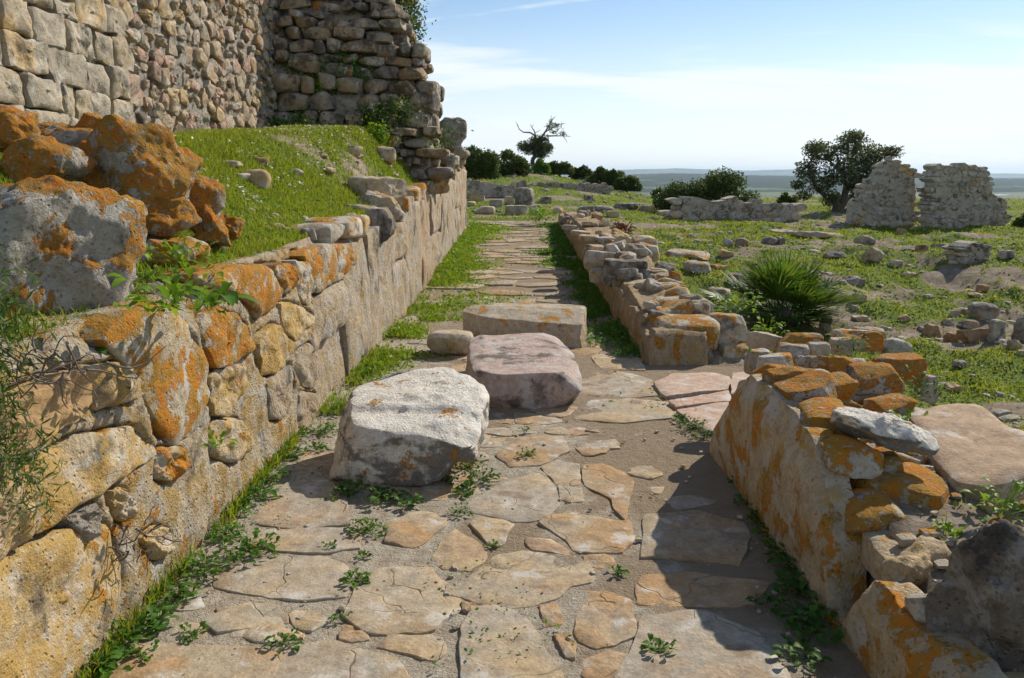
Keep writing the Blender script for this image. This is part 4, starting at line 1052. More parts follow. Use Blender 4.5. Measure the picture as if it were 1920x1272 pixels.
# blocks on the rim of the terrace further along
boulder(708, 362, 104, 56, 8.9, 'rtan', 23, 'flat tan squared block lying on the terrace rim', 0.7, n=20, box=9, name='rim_block', cat='stone block', rough=0.05, rot=(0, 0.03, -0.2))
boulder(710, 392, 92, 56, 8.5, 'rgrey', 24, 'curved grey block leaning over the terrace rim below the flat tan one', 0.7, n=22, box=5, name='rim_block', cat='stone block', rot=(0.1, 0.25, -0.2))
boulder(692, 420, 106, 62, 7.9, 'butt', 25, 'dark squared block jutting out over the path from the terrace rim', 0.8, n=22, box=7, name='rim_block', cat='stone block', rough=0.07, rot=(0, 0.12, -0.25))
boulder(815, 345, 54, 36, 12.6, 'lmix', 26, 'orange-crusted block on the terrace rim near the far corner', 0.8, n=18, box=7, name='rim_block', cat='stone block', rough=0.06)
boulder(838, 305, 62, 36, 15.0, 'butt', 27, 'wide dark block on the wall under the rounded one', 0.9, n=18, box=6, name='rim_block', cat='stone block', rough=0.07)
boulder(846, 254, 54, 64, 17.0, 'dark', 28, 'big rounded dark block standing on the far corner of the terrace wall against the sky', 0.9, n=24, box=6, name='rim_block', cat='stone block', rough=0.05, rot=(0, 0.06, 0.1))
boulder(862, 290, 30, 36, 16.6, 'butt', 29, 'pointed stone at the foot of the rounded dark block', 0.9, n=14, name='rim_block', cat='stone block', rot=(0, 0.7, 0))
# stones in the terrace grass
for k, (u, v, wp, hp, y, lab) in enumerate([
    (481, 347, 54, 30, 8.2, 'brown stone in the middle of the terrace grass'), (455, 338, 40, 12, 8.8, 'flat pale stone beside the brown one in the terrace grass'),
    (490, 308, 34, 12, 10.2, 'pale flat stone in the terrace grass below the tower'), (430, 312, 44, 10, 9.8, 'long thin stone in the terrace grass below the tower'),
    (666, 291, 30, 16, 11.2, 'grey stone at the foot of the crumbling corner'), (722, 297, 46, 22, 11.4, 'squarish stone below the crumbling corner'),
    (775, 295, 34, 22, 12.2, 'pale stone right of the squarish one below the crumbling corner'), (580, 447, 30, 18, 6.9, 'small grey stone on the terrace edge by the orange coping'),
    (660, 450, 26, 14, 7.2, 'small pale stone tucked under the jutting dark block'), (612, 325, 30, 10, 9.4, 'flat stone in the upper terrace grass'),
    (555, 330, 26, 12, 9.2, 'small stone in the middle of the upper terrace grass'), (405, 470, 50, 26, 4.8, 'greyish stone in grass below the small orange-capped one')]):
    p = on_y(u, v, y)
    for _ in range(25):   # slide along the sight line until it meets the grass
        p = on_y(u, v, y)
        gap = p[2] - float(land(p[0], p[1]))
        if abs(gap) < 0.02: break
        y = np.clip(y + gap * 2.0, 3.5, 14)
    mpp = p[1] / F
    tag(rock('terrace_stone', (p[0], p[1], float(land(p[0], p[1])) + hp * mpp * 0.2), (wp * mpp, wp * mpp * 0.8, hp * mpp * 1.3), M['field'], 3000 + k, None, 8, (0, 0, k), box=4, rough=0.12), lab, 'stone', 'stones in the terrace grass', 'thing')

# ------------------------------------------------------------------ loose slabs and stones on the near right wall
def px_slab(name, outline, z, th, mat, seed, label, cat, tilt=(0, 0), n=60, rings=8, rough=0.02, edge=0.015, proud=0):
    P = np.array([on_z(u, v, z)[:2] for u, v in outline]); c = P.mean(axis=0)
    V, Fc, _ = poly_shape(P - c, th, 0.01, n, rings, seed, edge=edge, rough=rough, jag=0.03, soft=1)
    V[:, 2] += V[:, 0] * tilt[0] + V[:, 1] * tilt[1]
    return tag(mesh_obj(name, V, Fc, M[mat], (c[0], c[1], z), None, sharp=40), label, cat, None, 'thing')
px_slab('flat_slab', [(1702, 782), (1745, 765), (1830, 766), (1905, 806), (1990, 840), (2010, 880), (1900, 892), (1800, 888), (1745, 845)], 0.47, 0.11, 'slabwood', 71, 'big flat layered brown slab on the near right wall', 'stone slab', (0.02, 0.04), rough=0.03)
boulder(1660, 812, 172, 66, 3.05, 'white', 72, 'whitish wedge-shaped stone lying against the big flat slab', 0.55, n=26, rot=(0.1, 0.12, -0.15), name='white_stone', cat='stone')
px_slab('tilted_slab', [(1508, 805), (1545, 800), (1640, 842), (1745, 868), (1790, 900), (1755, 925), (1640, 905), (1520, 850)], 0.44, 0.20, 'lorange', 73, 'orange-edged slab under the whitish wedge-shaped stone', 'stone slab', (-0.05, 0.0), edge=0.03)
px_slab('lichen_slab', [(1612, 988), (1650, 978), (1740, 972), (1800, 978), (1822, 995), (1780, 1015), (1700, 1034), (1660, 1040)], 0.33, 0.12, 'rtan', 74, 'tilted tan slab with one orange lichen patch beside the dark boulder', 'stone slab', (0.05, 0.08), edge=0.012)
boulder(1716, 1085, 140, 96, 2.5, 'rtan', 75, 'blocky pale tan stone wedged left of the dark boulder', 0.8, n=24, box=6, name='wedged_stone', cat='stone')
boulder(1915, 1170, 330, 380, 2.1, 'dark', 76, 'large dark porous boulder at the lower right corner', 0.75, n=60, rot=(0.1, 0.35, 0.3), rough=0.12, box=4.5, fine=0.05)
boulder(1880, 960, 110, 40, 3.2, 'dark', 77, 'low dark rough stone behind the large dark boulder', 0.8, n=18, name='rough_stone', cat='stone')

# ------------------------------------------------------------------ stones lying in the field
fs = [
 (1631, 614, 70, 32, 'field', 'large grey stone just behind the orange lichened pile'), (1642, 469, 36, 30, 'field', 'rounded rubble lump on the slope left of the small wall remnant'),
 (1626, 450, 40, 16, 'field', 'low stones above the rounded rubble lump'), (1692, 436, 17, 11, 'fieldbrown', 'small dark stone in the grass below the flat-topped ruin'),
 (1730, 468, 22, 16, 'fieldbrown', 'squarish brown stone on the upper slope'), (1708, 470, 26, 8, 'field', 'flat pale stone beside the squarish brown one'),
 (1682, 492, 26, 13, 'field', 'grey stone on the middle of the slope'), (1706, 518, 28, 9, 'rgrey', 'pale flat stone alone in the middle of the slope'),
 (1845, 540, 24, 14, 'fieldbrown', 'brown stone above the pale one at the right of the slope'), (1864, 552, 30, 13, 'rgrey', 'pale flat stone at the right of the slope'),
 (1831, 555, 26, 8, 'field', 'thin dark stone left of the pale flat one at right'), (1802, 588, 32, 17, 'field', 'left stone of the heap above the brick-like blocks'),
 (1850, 588, 50, 28, 'field', 'largest stone of the heap above the brick-like blocks'), (1820, 602, 32, 16, 'field', 'low front stone of the heap above the brick-like blocks'),
 (1754, 625, 36, 26, 'fieldbrown', 'dark brown squared block, left of three in a row'), (1787, 625, 26, 22, 'fieldbrown', 'small brown squared block, middle of three in a row'),
 (1830, 632, 60, 26, 'fieldbrown', 'long brown squared block, right of three in a row'), (1870, 624, 32, 42, 'rgrey', 'upright grey rock ending the row of brown blocks'),
 (1780, 606, 22, 13, 'field', 'small stone behind the row of brown blocks'), (1684, 657, 46, 30, 'field', 'dark stone at the right edge of the orange pile'),
 (1617, 589, 32, 13, 'rtan', 'flat tan stone right of the palm'), (1612, 563, 26, 18, 'rgrey', 'pale knobbly stone right of the palm'),
 (1556, 560, 28, 18, 'field', 'stone touching the right side of the palm'), (1549, 598, 24, 30, 'field', 'upright dark stone at the foot of the palm'),
 (1791, 722, 30, 22, 'field', 'dark grey stone alone in the flowery grass'), (1698, 597, 24, 13, 'field', 'small grey stone in the lower slope grass'),
 (1918, 622, 30, 56, 'dark', 'dark rock cut by the right edge of the field'), (1800, 690, 26, 12, 'field', 'low stone in the grass right of the orange pile'),
 (1893, 475, 30, 16, 'field', 'stone right of the small wall remnant'),
 (1770, 462, 40, 10, 'field', 'flat stone left of the small wall remnant'), (1905, 650, 26, 20, 'field', 'stone below the dark rock at the right edge'),
 (1392, 456, 24, 24, 'field', 'upright grey stone above the palm'), (1367, 458, 18, 15, 'rgrey', 'small pale stone left of the upright one above the palm'),
 (1445, 454, 28, 11, 'field', 'flat stone above the palm crown'), (1466, 453, 18, 13, 'field', 'rounded stone above the palm crown at its right'),
 (1290, 480, 104, 14, 'rgrey', 'broad flat rock outcrop behind the low wall'), (1348, 556, 42, 24, 'rgrey', 'grey block in the hollow left of the palm'),
 (1352, 504, 40, 13, 'lorange', 'orange lichened stone left of the palm crown'), (1430, 602, 96, 24, 'rgrey', 'long pale rock slope below the palm'),
 (1296, 444, 24, 7, 'lmix', 'thin orange-tinged stone in the grass beyond the low wall'), (1360, 478, 30, 14, 'rtan', 'tan stone left of the palm top'),
 (1385, 530, 40, 26, 'field', 'dark block hidden beside the palm stems'), (1310, 520, 60, 22, 'rgrey', 'flat grey rock in the grass behind the low wall'),
 (1540, 445, 90, 10, 'field', 'long low dark rock ledge on the plateau edge'), (1470, 436, 46, 8, 'rtan', 'thin pale slab on the plateau'),
 (1570, 480, 40, 14, 'field', 'low dark stones on the bank right of the palm top'), (1600, 520, 44, 16, 'dark', 'dark earthy lump on the bank right of the palm'),
]
def field_spot(u, v):
    y = 8.0
    for _ in range(60):
        p = on_y(u, v, y); gap = p[2] - float(land(p[0], p[1]))
        if abs(gap) < 0.01: break
        y = float(np.clip(y + gap * 5.0, 2.5, 60))
    return p
for k, (u, v, wp, hp, mt, lab) in enumerate(fs):
    p = field_spot(u, v + hp * 0.35); mpp = p[1] / F; longish = wp > 3 * hp
    tag(rock('field_stone', (p[0], p[1] + wp * mpp * 0.25, float(land(p[0], p[1])) + hp * mpp * 0.32), (wp * mpp, wp * mpp * 0.75, hp * mpp * 1.25), M[mt], 3200 + k, None, 12, (0, 0.05, (k * 0.37) % 0.6 - 0.3), box=3.0 if longish else 4.5, rough=0.10 if longish else 0.15, cuts=8, freq=4.0 if longish else 1.8, fine=0.02), lab, 'stone', 'stones lying in the field', 'thing')
rubble_wall('low_wall_ruin', [(1800, 500), (1803, 462), (1815, 455), (1835, 452), (1850, 456), (1862, 462), (1866, 500)], float(field_spot(1834, 492)[1]), 0.45, 0.15, 0.085,
            'small wall remnant of grey rubble on the upper right slope', ['field', 'rgrey', 'dark'], 66, 0.3)
# squared stones and rubble at the far end of the path
fe = [(982, 370, 36, 32, 'dark', 'tall squared grey block beyond the end of the path'), (968, 395, 42, 19, 'rgrey', 'wide low block in front of the tall squared one'),
 (1004, 394, 22, 20, 'rgrey', 'small squared block right of the wide low one'), (910, 395, 34, 14, 'rtan', 'brown slab lying at the end of the path'),
 (897, 360, 28, 15, 'rgrey', 'upper step block beside the far wall corner'), (894, 372, 28, 11, 'rtan', 'middle step block beside the far wall corner'),
 (879, 348, 10, 24, 'rgrey', 'narrow upright stone at the far wall corner'), (882, 382, 18, 9, 'rtan', 'lowest step block beside the far wall corner'),
 (956, 377, 20, 17, 'rtan', 'small tan block left of the tall squared one'), (930, 382, 24, 15, 'rgrey', 'grey block between the steps and the tall squared one'),
 (1022, 376, 26, 13, 'dark', 'dark stones right of the tall squared block'), (1046, 396, 18, 12, 'rtan', 'pale stone near the leafy plant at the end of the path'),
 (1104, 371, 17, 10, 'dark', 'lone dark stone on the mound slope'), (1130, 392, 40, 12, 'dark', 'dark low stones in the grass beyond the low wall'),
 (1175, 388, 46, 12, 'dark', 'flat dark stones right of those beyond the low wall'), (1215, 392, 30, 12, 'field', 'grey stones below the far bushes'),
 (1250, 400, 30, 10, 'field', 'low stones just left of the long broken wall'), (1150, 402, 24, 12, 'rtan', 'tilted pale stone beyond the low wall'), (1100, 392, 30, 10, 'field', 'small grey stones past the end of the path')]
for k, (u, v, wp, hp, mt, lab) in enumerate(fe):
    p = field_spot(u, v + hp * 0.45); mpp = p[1] / F
    tag(rock('tumbled_block', (p[0], p[1] + wp * mpp * 0.3, float(land(p[0], p[1])) + hp * mpp * 0.42), (wp * mpp, wp * mpp * 0.7, hp * mpp * 1.1), M[mt], 3400 + k, None, 6, (0, 0, (k * 0.37) % 0.5 - 0.25), box=7, rough=0.07), lab, 'stone block', 'tumbled blocks beyond the path', 'thing')

# pebbles and rubble too small to pick apart
def pebbles(name, pos, sizes, mat, seed):
    rr = np.random.RandomState(seed); V0, Q0 = rock_shape((1, 1, 1), 2, seed, box=3, rough=0.2)
    Vs, Qs = [], []
    for k, (p, s) in enumerate(zip(pos, sizes)):
        a = rr.uniform(0, 6.28); R = np.array([[math.cos(a), -math.sin(a), 0], [math.sin(a), math.cos(a), 0], [0, 0, 1]])
        W = (V0 * [s * rr.uniform(.7, 1.4), s * rr.uniform(.7, 1.2), s * rr.uniform(.4, .8)]) @ R.T + p
        Vs.append(W); Qs.append(Q0 + k * len(V0))
    return tag(mesh_obj(name, np.vstack(Vs), np.vstack(Qs), M[mat], sharp=35), kind='stuff')
rs = np.random.RandomState(91)
N_ = 5200; yy = 3 + 34 * rs.rand(N_) ** 1.5; xx = xr(yy) + 0.5 + (0.75 * yy + 2) * rs.rand(N_)
keep = fbm2(xx, yy, 0.6, 4, 95) > 0.14; xx, yy = xx[keep], yy[keep]
zz = land(xx, yy); tag(pebbles('field_pebbles', np.stack([xx, yy, zz + 0.005], 1), 0.02 + 0.17 * rs.rand(len(xx)) ** 3 + 0.0014 * yy, 'field', 92), 'scattered pebbles and bits of rubble in the field grass', 'pebbles')
N_ = 420; yy = 24 + 21 * rs.rand(N_); xx = -3 + 11 * rs.rand(N_); kp = fbm2(xx * 0.6, yy * 1.6, 0.5, 3, 99) > 0.08; xx, yy = xx[kp], yy[kp]
tag(pebbles('mound_rubble', np.stack([xx, yy, land(xx, yy) + 0.02], 1), 0.06 + 0.28 * rs.rand(len(xx)) ** 2, 'dark', 96), 'dark rubble strewn in bands over the grassy mound', 'rubble')
N_ = 700; yy = 4 + 9 * rs.rand(N_); xx = XT + 0.1 + (xl(yy) - 0.3 - XT) * rs.rand(N_); kp = fbm2(xx, yy, 0.8, 3, 97) > 0.05; xx, yy = xx[kp], yy[kp]
tag(pebbles('terrace_pebbles', np.stack([xx, yy, land(xx, yy) + 0.01], 1), 0.015 + 0.09 * rs.rand(len(xx)) ** 3, 'field', 98), 'bits of stone scattered in the terrace grass', 'pebbles')
N_ = 900; yy = 1.6 + 8 * rs.rand(N_) ** 1.4; xx = xl(yy) + 0.05 + (xr(yy) - xl(yy) - 0.1) * np.where(rs.rand(N_) < .5, rs.rand(N_) ** 2 * 0.5, 1 - 0.6 * rs.rand(N_) ** 1.5)
tag(pebbles('path_gravel', np.stack([xx, yy, zpath(yy) + 0.01], 1), 0.006 + 0.022 * rs.rand(N_) ** 4, 'rgrey', 93), 'small gravel and grit strewn over the paved path', 'gravel')
N_ = 1100; yy = 1.5 + 3.2 * rs.rand(N_); xx = 1.3 + 1.9 * rs.rand(N_); zz = land(xx, yy)
tag(pebbles('wall_rubble', np.stack([xx, yy, zz + 0.01], 1), 0.012 + 0.075 * rs.rand(N_) ** 3, 'rgrey', 94), 'small rubble and grit among the stones of the near right wall', 'rubble')

# ------------------------------------------------------------------ plants
def blades(name, P, h, wd, mat, seed, lean=0.5, parent=None, loc=(0, 0, 0)):
    """grass blades: a bent strip of two pieces each"""
    rr = np.random.RandomState(seed); n = len(P); a = rr.uniform(0, 2 * math.pi, n); b = rr.uniform(0, 2 * math.pi, n)
    side = np.stack([np.cos(a), np.sin(a), np.zeros(n)], 1) * (wd / 2)[:, None]
    ln = np.stack([np.cos(b), np.sin(b), np.zeros(n)], 1) * (h * lean * rr.uniform(0.2, 1.3, n))[:, None]
    up = np.array([0, 0, 1.0]) * h[:, None]
    V = np.stack([P - side, P + side, P + up * 0.6 + ln * 0.4 + side * 0.8, P + up * 0.6 + ln * 0.4 - side * 0.8, P + up + ln], 1).reshape(-1, 3)
    k = np.arange(n) * 5
    Q = np.stack([k, k + 1, k + 2, k + 3], 1); T = np.stack([k + 3, k + 2, k + 4], 1)
    return mesh_obj(name, V - np.asarray(loc), [Q, T], mat, loc, parent, smooth=False)
def leaf_cloud(P, size, seed, asp=0.5, flat=0.0):
    """one small pointed leaf (diamond) per point; returns verts and quads"""
    rr = np.random.RandomState(seed); n = len(P)
    d = rr.normal(size=(n, 3)); d[:, 2] *= (1 - flat); d /= np.linalg.norm(d, axis=1)[:, None]
    e = np.cross(d, rr.normal(size=(n, 3)) * [1 - flat, 1 - flat, 1] if flat else rr.normal(size=(n, 3))); e /= np.linalg.norm(e, axis=1)[:, None] + 1e-9
    s = np.asarray(size) * rr.uniform(0.6, 1.35, n)
    d = d * s[:, None]; e = e * (s * asp * 0.5)[:, None]
    V = np.stack([P - d * 0.5, P + e, P + d * 0.5, P - e], 1).reshape(-1, 3)
    k = np.arange(n) * 4
    return V, np.stack([k, k + 1, k + 2, k + 3], 1)

# grass on the terrace
rs = np.random.RandomState(201)
def scatter_terrace(N):
    y = 2.4 + 12.2 * rs.rand(N) ** 0.9; x = XT + 0.02 + (xl(y) - 0.16 - XT) * rs.rand(N)
    k = rs.rand(N) < np.clip(vegmask(x, y) * 1.25 - 0.2, 0.03, 1); x, y = x[k], y[k]
    return np.stack([x, y, land(x, y) - 0.004], 1)
P = scatter_terrace(120000); n = len(P)
hg = (0.022 + 0.05 * rs.rand(n) ** 1.6) * (1 + 0.7 * fbm2(P[:, 0], P[:, 1], 2.0, 3, 202))
tag(blades('terrace_grass', P, hg, 0.004 + 0.0006 * P[:, 1], M['grass'], 203, 0.7), 'short bright green grass covering the terrace below the tower', 'grass', kind='stuff')
P = scatter_terrace(26000)
V, Q = leaf_cloud(P + [0, 0, 0.018], 0.020 + 0.0012 * P[:, 1], 204, 0.7, 0.6)
tag(mesh_obj('terrace_clover', V, Q, M['weedlight'], smooth=False), 'low broad-leaved herbs mixed in the terrace grass', 'ground cover', kind='stuff')
y = 5 + 6.5 * rs.rand(1500); x = -1.9 - 1.2 * rs.rand(1500)
k = fbm2(x, y, 1.3, 3, 206) > 0.18; x, y = x[k], y[k]
V, Q = leaf_cloud(np.stack([x, y, land(x, y) + 0.05], 1), 0.028, 207, 0.9, 0.8)
tag(mesh_obj('white_flowers', V, Q, M['whitefl'], smooth=False), 'tiny white flowers sprinkled over the terrace grass', 'flowers', kind='stuff')

# grass and herbs of the field: thinner with distance
def scatter_field(N, y0, y1, left=False):
    y = y0 * (y1 / y0) ** rs.rand(N); x = xr(y) + 0.35 + (0.70 * y + 1.2) * rs.rand(N)
    if left: x = -0.14 * y + (0.9 * y) * rs.rand(N)
    k = rs.rand(N) < np.clip(vegmask(x, y) * 1.35 - 0.15, 0.05, 1)
    k &= (x > xr(y) + 0.30) | (y > 21.8)
    k &= ~((y > 4.6) & (y < 6.6) & (x < 2.0))
    x, y = x[k], y[k]
    return np.stack([x, y, land(x, y) - 0.004], 1)
P = np.vstack([scatter_field(120000, 2.6, 24), scatter_field(45000, 21, 50, True)]); n = len(P)
hg = (0.015 + 0.03 * rs.rand(n) ** 1.6 + 0.0012 * P[:, 1]) * (1 + 0.8 * fbm2(P[:, 0], P[:, 1], 0.9, 3, 208))
tag(blades('field_grass', P, np.maximum(hg, 0.01), 0.0035 + 0.0010 * P[:, 1], M['grass'], 209, 0.9), 'short green grass of the stony field and the mound', 'grass', kind='stuff')
P = np.vstack([scatter_field(70000, 2.6, 24), scatter_field(9000, 21, 50, True)])
V, Q = leaf_cloud(P + [0, 0, 0.015], 0.014 + 0.0024 * P[:, 1], 210, 0.75, 0.55)
tag(mesh_obj('field_herbs', V, Q, M['cover'], smooth=False), 'low dark green herbs spread through the field grass', 'ground cover', kind='stuff')
P = scatter_field(9000, 3.5, 24); k = fbm2(P[:, 0], P[:, 1], 0.6, 3, 212) > 0.22; P = P[k]
V, Q = leaf_cloud(P + [0, 0, 0.05], 0.012 + 0.0016 * P[:, 1], 211, 0.9, 0.7)
tag(mesh_obj('yellow_flowers', V, Q, M['yellowfl'], smooth=False), 'small yellow flowers in drifts across the field', 'flowers', kind='stuff')

# lush verges along both walls
def verge(N, sgn, y0, y1, spread_, seed):
    y = y0 + (y1 - y0) * rs.rand(N) ** 0.85; d = np.abs(rs.normal(size=N)) * spread_ * (0.35 + 1.1 * np.clip(0.5 + 1.3 * fbm2(y, y * 0, 0.8, 3, seed), 0, 1))
    x = xl(y) + 0.0 + d if sgn > 0 else xr(y) - d
    k = rs.rand(N) < np.clip(0.55 + 1.6 * fbm2(x, y, 1.6, 3, seed + 1), 0.02, 1)
    x, y, d = x[k], y[k], d[k]
    return np.stack([x, y, zpath(y) + 0.0], 1), d
P1, d1 = verge(70000, 1, 5.2, 20.5, 0.40, 221); P2, d2 = verge(46000, -1, 6.9, 20.5, 0.24, 224); P3, d3 = verge(2500, 1, 2.2, 6.0, 0.05, 227)
for nm, P, d, mt, lab in (('verge_grass', np.vstack([P1, P3]), np.r_[d1, d3], 'weedlight', 'lush bright verge of grass and weeds along the foot of the terrace wall'), ('verge_grass', P2, d2, 'weed', 'dark leafy verge along the foot of the far low wall')):
    n = len(P); hh = (0.03 + 0.08 * rs.rand(n) ** 1.5) * np.clip(1.15 - d * 1.6, 0.35, 1)
    h2 = n // 2
    va, qa = leaf_cloud(P[:h2] + np.stack([np.zeros(h2), np.zeros(h2), hh[:h2] * rs.rand(h2)], 1), 0.022 + 0.0022 * P[:h2, 1], 230, 0.6, 0.3)
    o = mesh_obj(nm, va, qa, M[mt], smooth=False); tag(o, lab, 'grass', kind='stuff')
    b_ = blades('grass_blades', P[h2:], hh[h2:], 0.005 + 0.0006 * P[h2:, 1], M['grass' if mt == 'weedlight' else 'weed'], 231, 0.6); WLOC[o.name] = np.zeros(3); b_.parent = o
N_ = 5200; y = 2.0 * (21 / 2.0) ** rs.rand(N_); x = xl(y) + (xr(y) - xl(y)) * rs.rand(N_)
k = fbm2(x, y, 1.1, 4, 233) > 0.36; x, y = x[k], y[k]
V, Q = leaf_cloud(np.stack([x, y, zpath(y) + 0.02], 1), 0.012 + 0.0016 * y, 234, 0.6, 0.5)
tag(mesh_obj('joint_grass', V, Q, M['weed'], smooth=False), 'sparse tiny weeds sprouting in the joints of the paving', 'grass', kind='stuff')

# broad-leaved weeds
def weed_shape(r, nl, ll, lw, seed, upright=0.5, stem=0.0):
    rr = np.random.RandomState(seed); Vs, Qs, o = [], [], 0
    for k in range(nl):
        a = rr.uniform(0, 6.283); base = np.array([math.cos(a), math.sin(a), 0]) * r * rr.rand() ** 0.7
        a2 = a + rr.uniform(-0.9, 0.9); el = rr.uniform(0.1, 1.1) * upright * 1.4
        d = np.array([math.cos(a2) * math.cos(el), math.sin(a2) * math.cos(el), math.sin(el)]); s = np.array([-math.sin(a2), math.cos(a2), rr.uniform(-.3, .3)])
        L = ll * rr.uniform(0.5, 1.25); Wd = lw * L / ll * rr.uniform(0.8, 1.2)
        z0 = stem * rr.rand() + 0.005
        pts = [np.array([0.0, -.002, z0 * .5]), np.array([0.0, 0, z0 * .5]), np.array([0.0, .002, z0 * .5])]
        for t_, w_ in ((0, 0.12), (0.25, 0.75), (0.55, 1.0), (0.82, 0.6), (1.0, 0.05)):
            c = base + np.array([0, 0, z0]) + d * L * t_ - np.array([0, 0, 1]) * L * 0.45 * t_ * t_
            c[2] = max(c[2], 0.004)
            fold = np.array([0, 0, 1]) * w_ * Wd * 0.22
            pts += [c - s * w_ * Wd / 2 + fold, c, c + s * w_ * Wd / 2 + fold]
        Vs.append(np.array(pts))
        for q in range(5):
            b_ = o + q * 3; Qs += [[b_, b_ + 1, b_ + 4, b_ + 3], [b_ + 1, b_ + 2, b_ + 5, b_ + 4]]
        o += 18
    return np.vstack(Vs), np.array(Qs)
ORD = ['first', 'second', 'third', 'fourth', 'fifth', 'sixth', 'seventh', 'eighth', 'ninth', 'tenth', 'eleventh', 'twelfth', 'thirteenth', 'fourteenth', 'fifteenth', 'sixteenth', 'seventeenth', 'eighteenth', 'nineteenth', 'twentieth']
def weeds(items, mat, where, group, cat='weed'):
    items = sorted(items, key=lambda t: -t[1])
    for k, (u, v, r, ll, nl) in enumerate(items):
        p = on_z(u, v, 0.0); sd = int(u * 7 + v)
        V, Q = weed_shape(r * 0.95, int(nl * 1.9), ll * 0.58, ll * 0.33, sd, 0.7, r * 0.45)
        lab = f'weed {where}, {ORD[k]} from the viewer'
        tag(mesh_obj('leafy_weed', V, Q, M[mat], (p[0], p[1], float(zpath(p[1])) + 0.005)), lab, cat, group, 'thing')
weeds([(185, 1262, .10, .09, 26), (245, 1205, .09, .09, 22), (300, 1172, .06, .08, 16), (330, 1125, .09, .06, 40), (385, 1075, .10, .06, 50), (470, 1040, .12, .06, 60), (425, 1010, .08, .06, 30), (440, 962, .06, .09, 16),
       (485, 935, .09, .07, 36), (512, 900, .09, .07, 36), (530, 862, .10, .08, 30), (548, 822, .08, .08, 24), (610, 812, .11, .06, 40), (590, 845, .07, .06, 24), (640, 775, .10, .05, 36), (690, 705, .12, .05, 50), (265, 1235, .06, .05, 16), (360, 1195, .05, .05, 14)],
      'weed', 'at the foot of the terrace wall', 'weeds along the terrace wall')
weeds([(690, 1000, .09, .05, 40), (668, 1095, .05, .06, 18), (532, 1215, .06, .06, 16), (922, 1030, .03, .04, 10), (985, 857, .06, .05, 18), (985, 810, .04, .04, 12), (1155, 1076, .03, .05, 9), (862, 965, .06, .04, 22),
       (1235, 1228, .05, .06, 14), (640, 1165, .03, .04, 8), (680, 1050, .03, .04, 10), (620, 1030, .03, .04, 9)],
      'weed', 'in a joint of the paving', 'weeds in the paving joints')
weeds([(655, 930, .09, .08, 26), (715, 940, .09, .08, 26), (770, 948, .07, .07, 20), (876, 925, .05, .10, 10), (880, 880, .10, .05, 46), (905, 905, .09, .05, 40), (835, 905, .07, .05, 26)],
      'weeddark', 'round the foot of the white block', 'weeds at the white block')
weeds([(1388, 912, .06, .06, 20), (1400, 950, .07, .06, 24), (1432, 985, .07, .07, 24), (1450, 1010, .08, .07, 26), (1475, 1050, .10, .08, 30), (1510, 1085, .10, .09, 30), (1555, 1100, .10, .11, 26), (1500, 1120, .10, .10, 26), (1425, 1140, .05, .08, 8),
       (1490, 1160, .08, .09, 16), (1530, 1190, .10, .08, 24), (1510, 1240, .09, .07, 20), (1300, 805, .10, .05, 40), (1275, 790, .06, .05, 20), (1325, 825, .08, .05, 30)],
      'weeddark', 'at the foot of the near right wall', 'weeds along the near right wall')
def plant(name, p, V, Q, mat, label, cat): return tag(mesh_obj(name, V, Q, M[mat], p), label, cat, None, 'thing')
for u, v, z, r, ll, nl, mt, lab in [
    (330, 590, 1.13, .15, .08, 60, 'weedlight', 'leafy pale green plant spreading over the terrace wall between the orange stones'), (270, 470, 1.15, .13, .06, 60, 'weed', 'green weed beside the striped rock on the terrace'),
    (390, 590, 1.08, .10, .09, 34, 'weed', 'broad grey-green leaves drooping over the wall top'), (345, 520, 1.14, .16, .05, 90, 'weedlight', 'patch of fresh herbs in front of the striped rock'),
    (165, 690, .93, .09, .05, 40, 'weed', 'small weed in the gap under the huge pale boulder'), (285, 740, .75, .05, .06, 18, 'weed', 'weed hanging from the joint right of the brown block'),
    (412, 842, .62, .04, .04, 16, 'weedlight', 'tiny weed growing out of the wall face'), (1012, 418, .42, .38, .13, 160, 'weedlight', 'bright leafy plant at the far end of the path by the low wall'),
    (1620, 745, .40, .10, .06, 60, 'herb', 'fine-leaved herb in the middle of the orange stone pile'), (1600, 665, .55, .10, .07, 60, 'herb', 'grey-green herb behind the orange stones'),
    (1720, 750, .34, .14, .08, 80, 'herb', 'tall fine-leaved herb beside the big flat slab'), (1700, 800, .42, .05, .09, 16, 'weedlight', 'bright grass tuft between whitish stone and flat slab'),
    (1740, 940, .25, .14, .09, 50, 'weeddark', 'dark grass in the hollow under the big flat slab'), (1880, 970, .36, .12, .05, 60, 'weedlight', 'small green weed above the dark boulder'),
    (1780, 1010, .33, .04, .06, 16, 'weedlight', 'grass sprig on the tan lichened slab'), (1380, 590, .06, .25, .08, 110, 'weedlight', 'fresh green plants left of the palm foot'),
    (1440, 640, .10, .2, .07, 70, 'weedlight', 'fresh green plants in front of the palm'), (1165, 440, .68, .16, .12, 60, 'redleaf', 'dark red withered plant on the low wall stones')]:
    p = on_z(u, v, z); V, Q = weed_shape(r, nl, ll, ll * (0.5 if mt != 'herb' else 0.18), int(u + v), 0.9, r * 0.9)
    plant('leafy_plant', p, V, Q, mt, lab, 'plant')

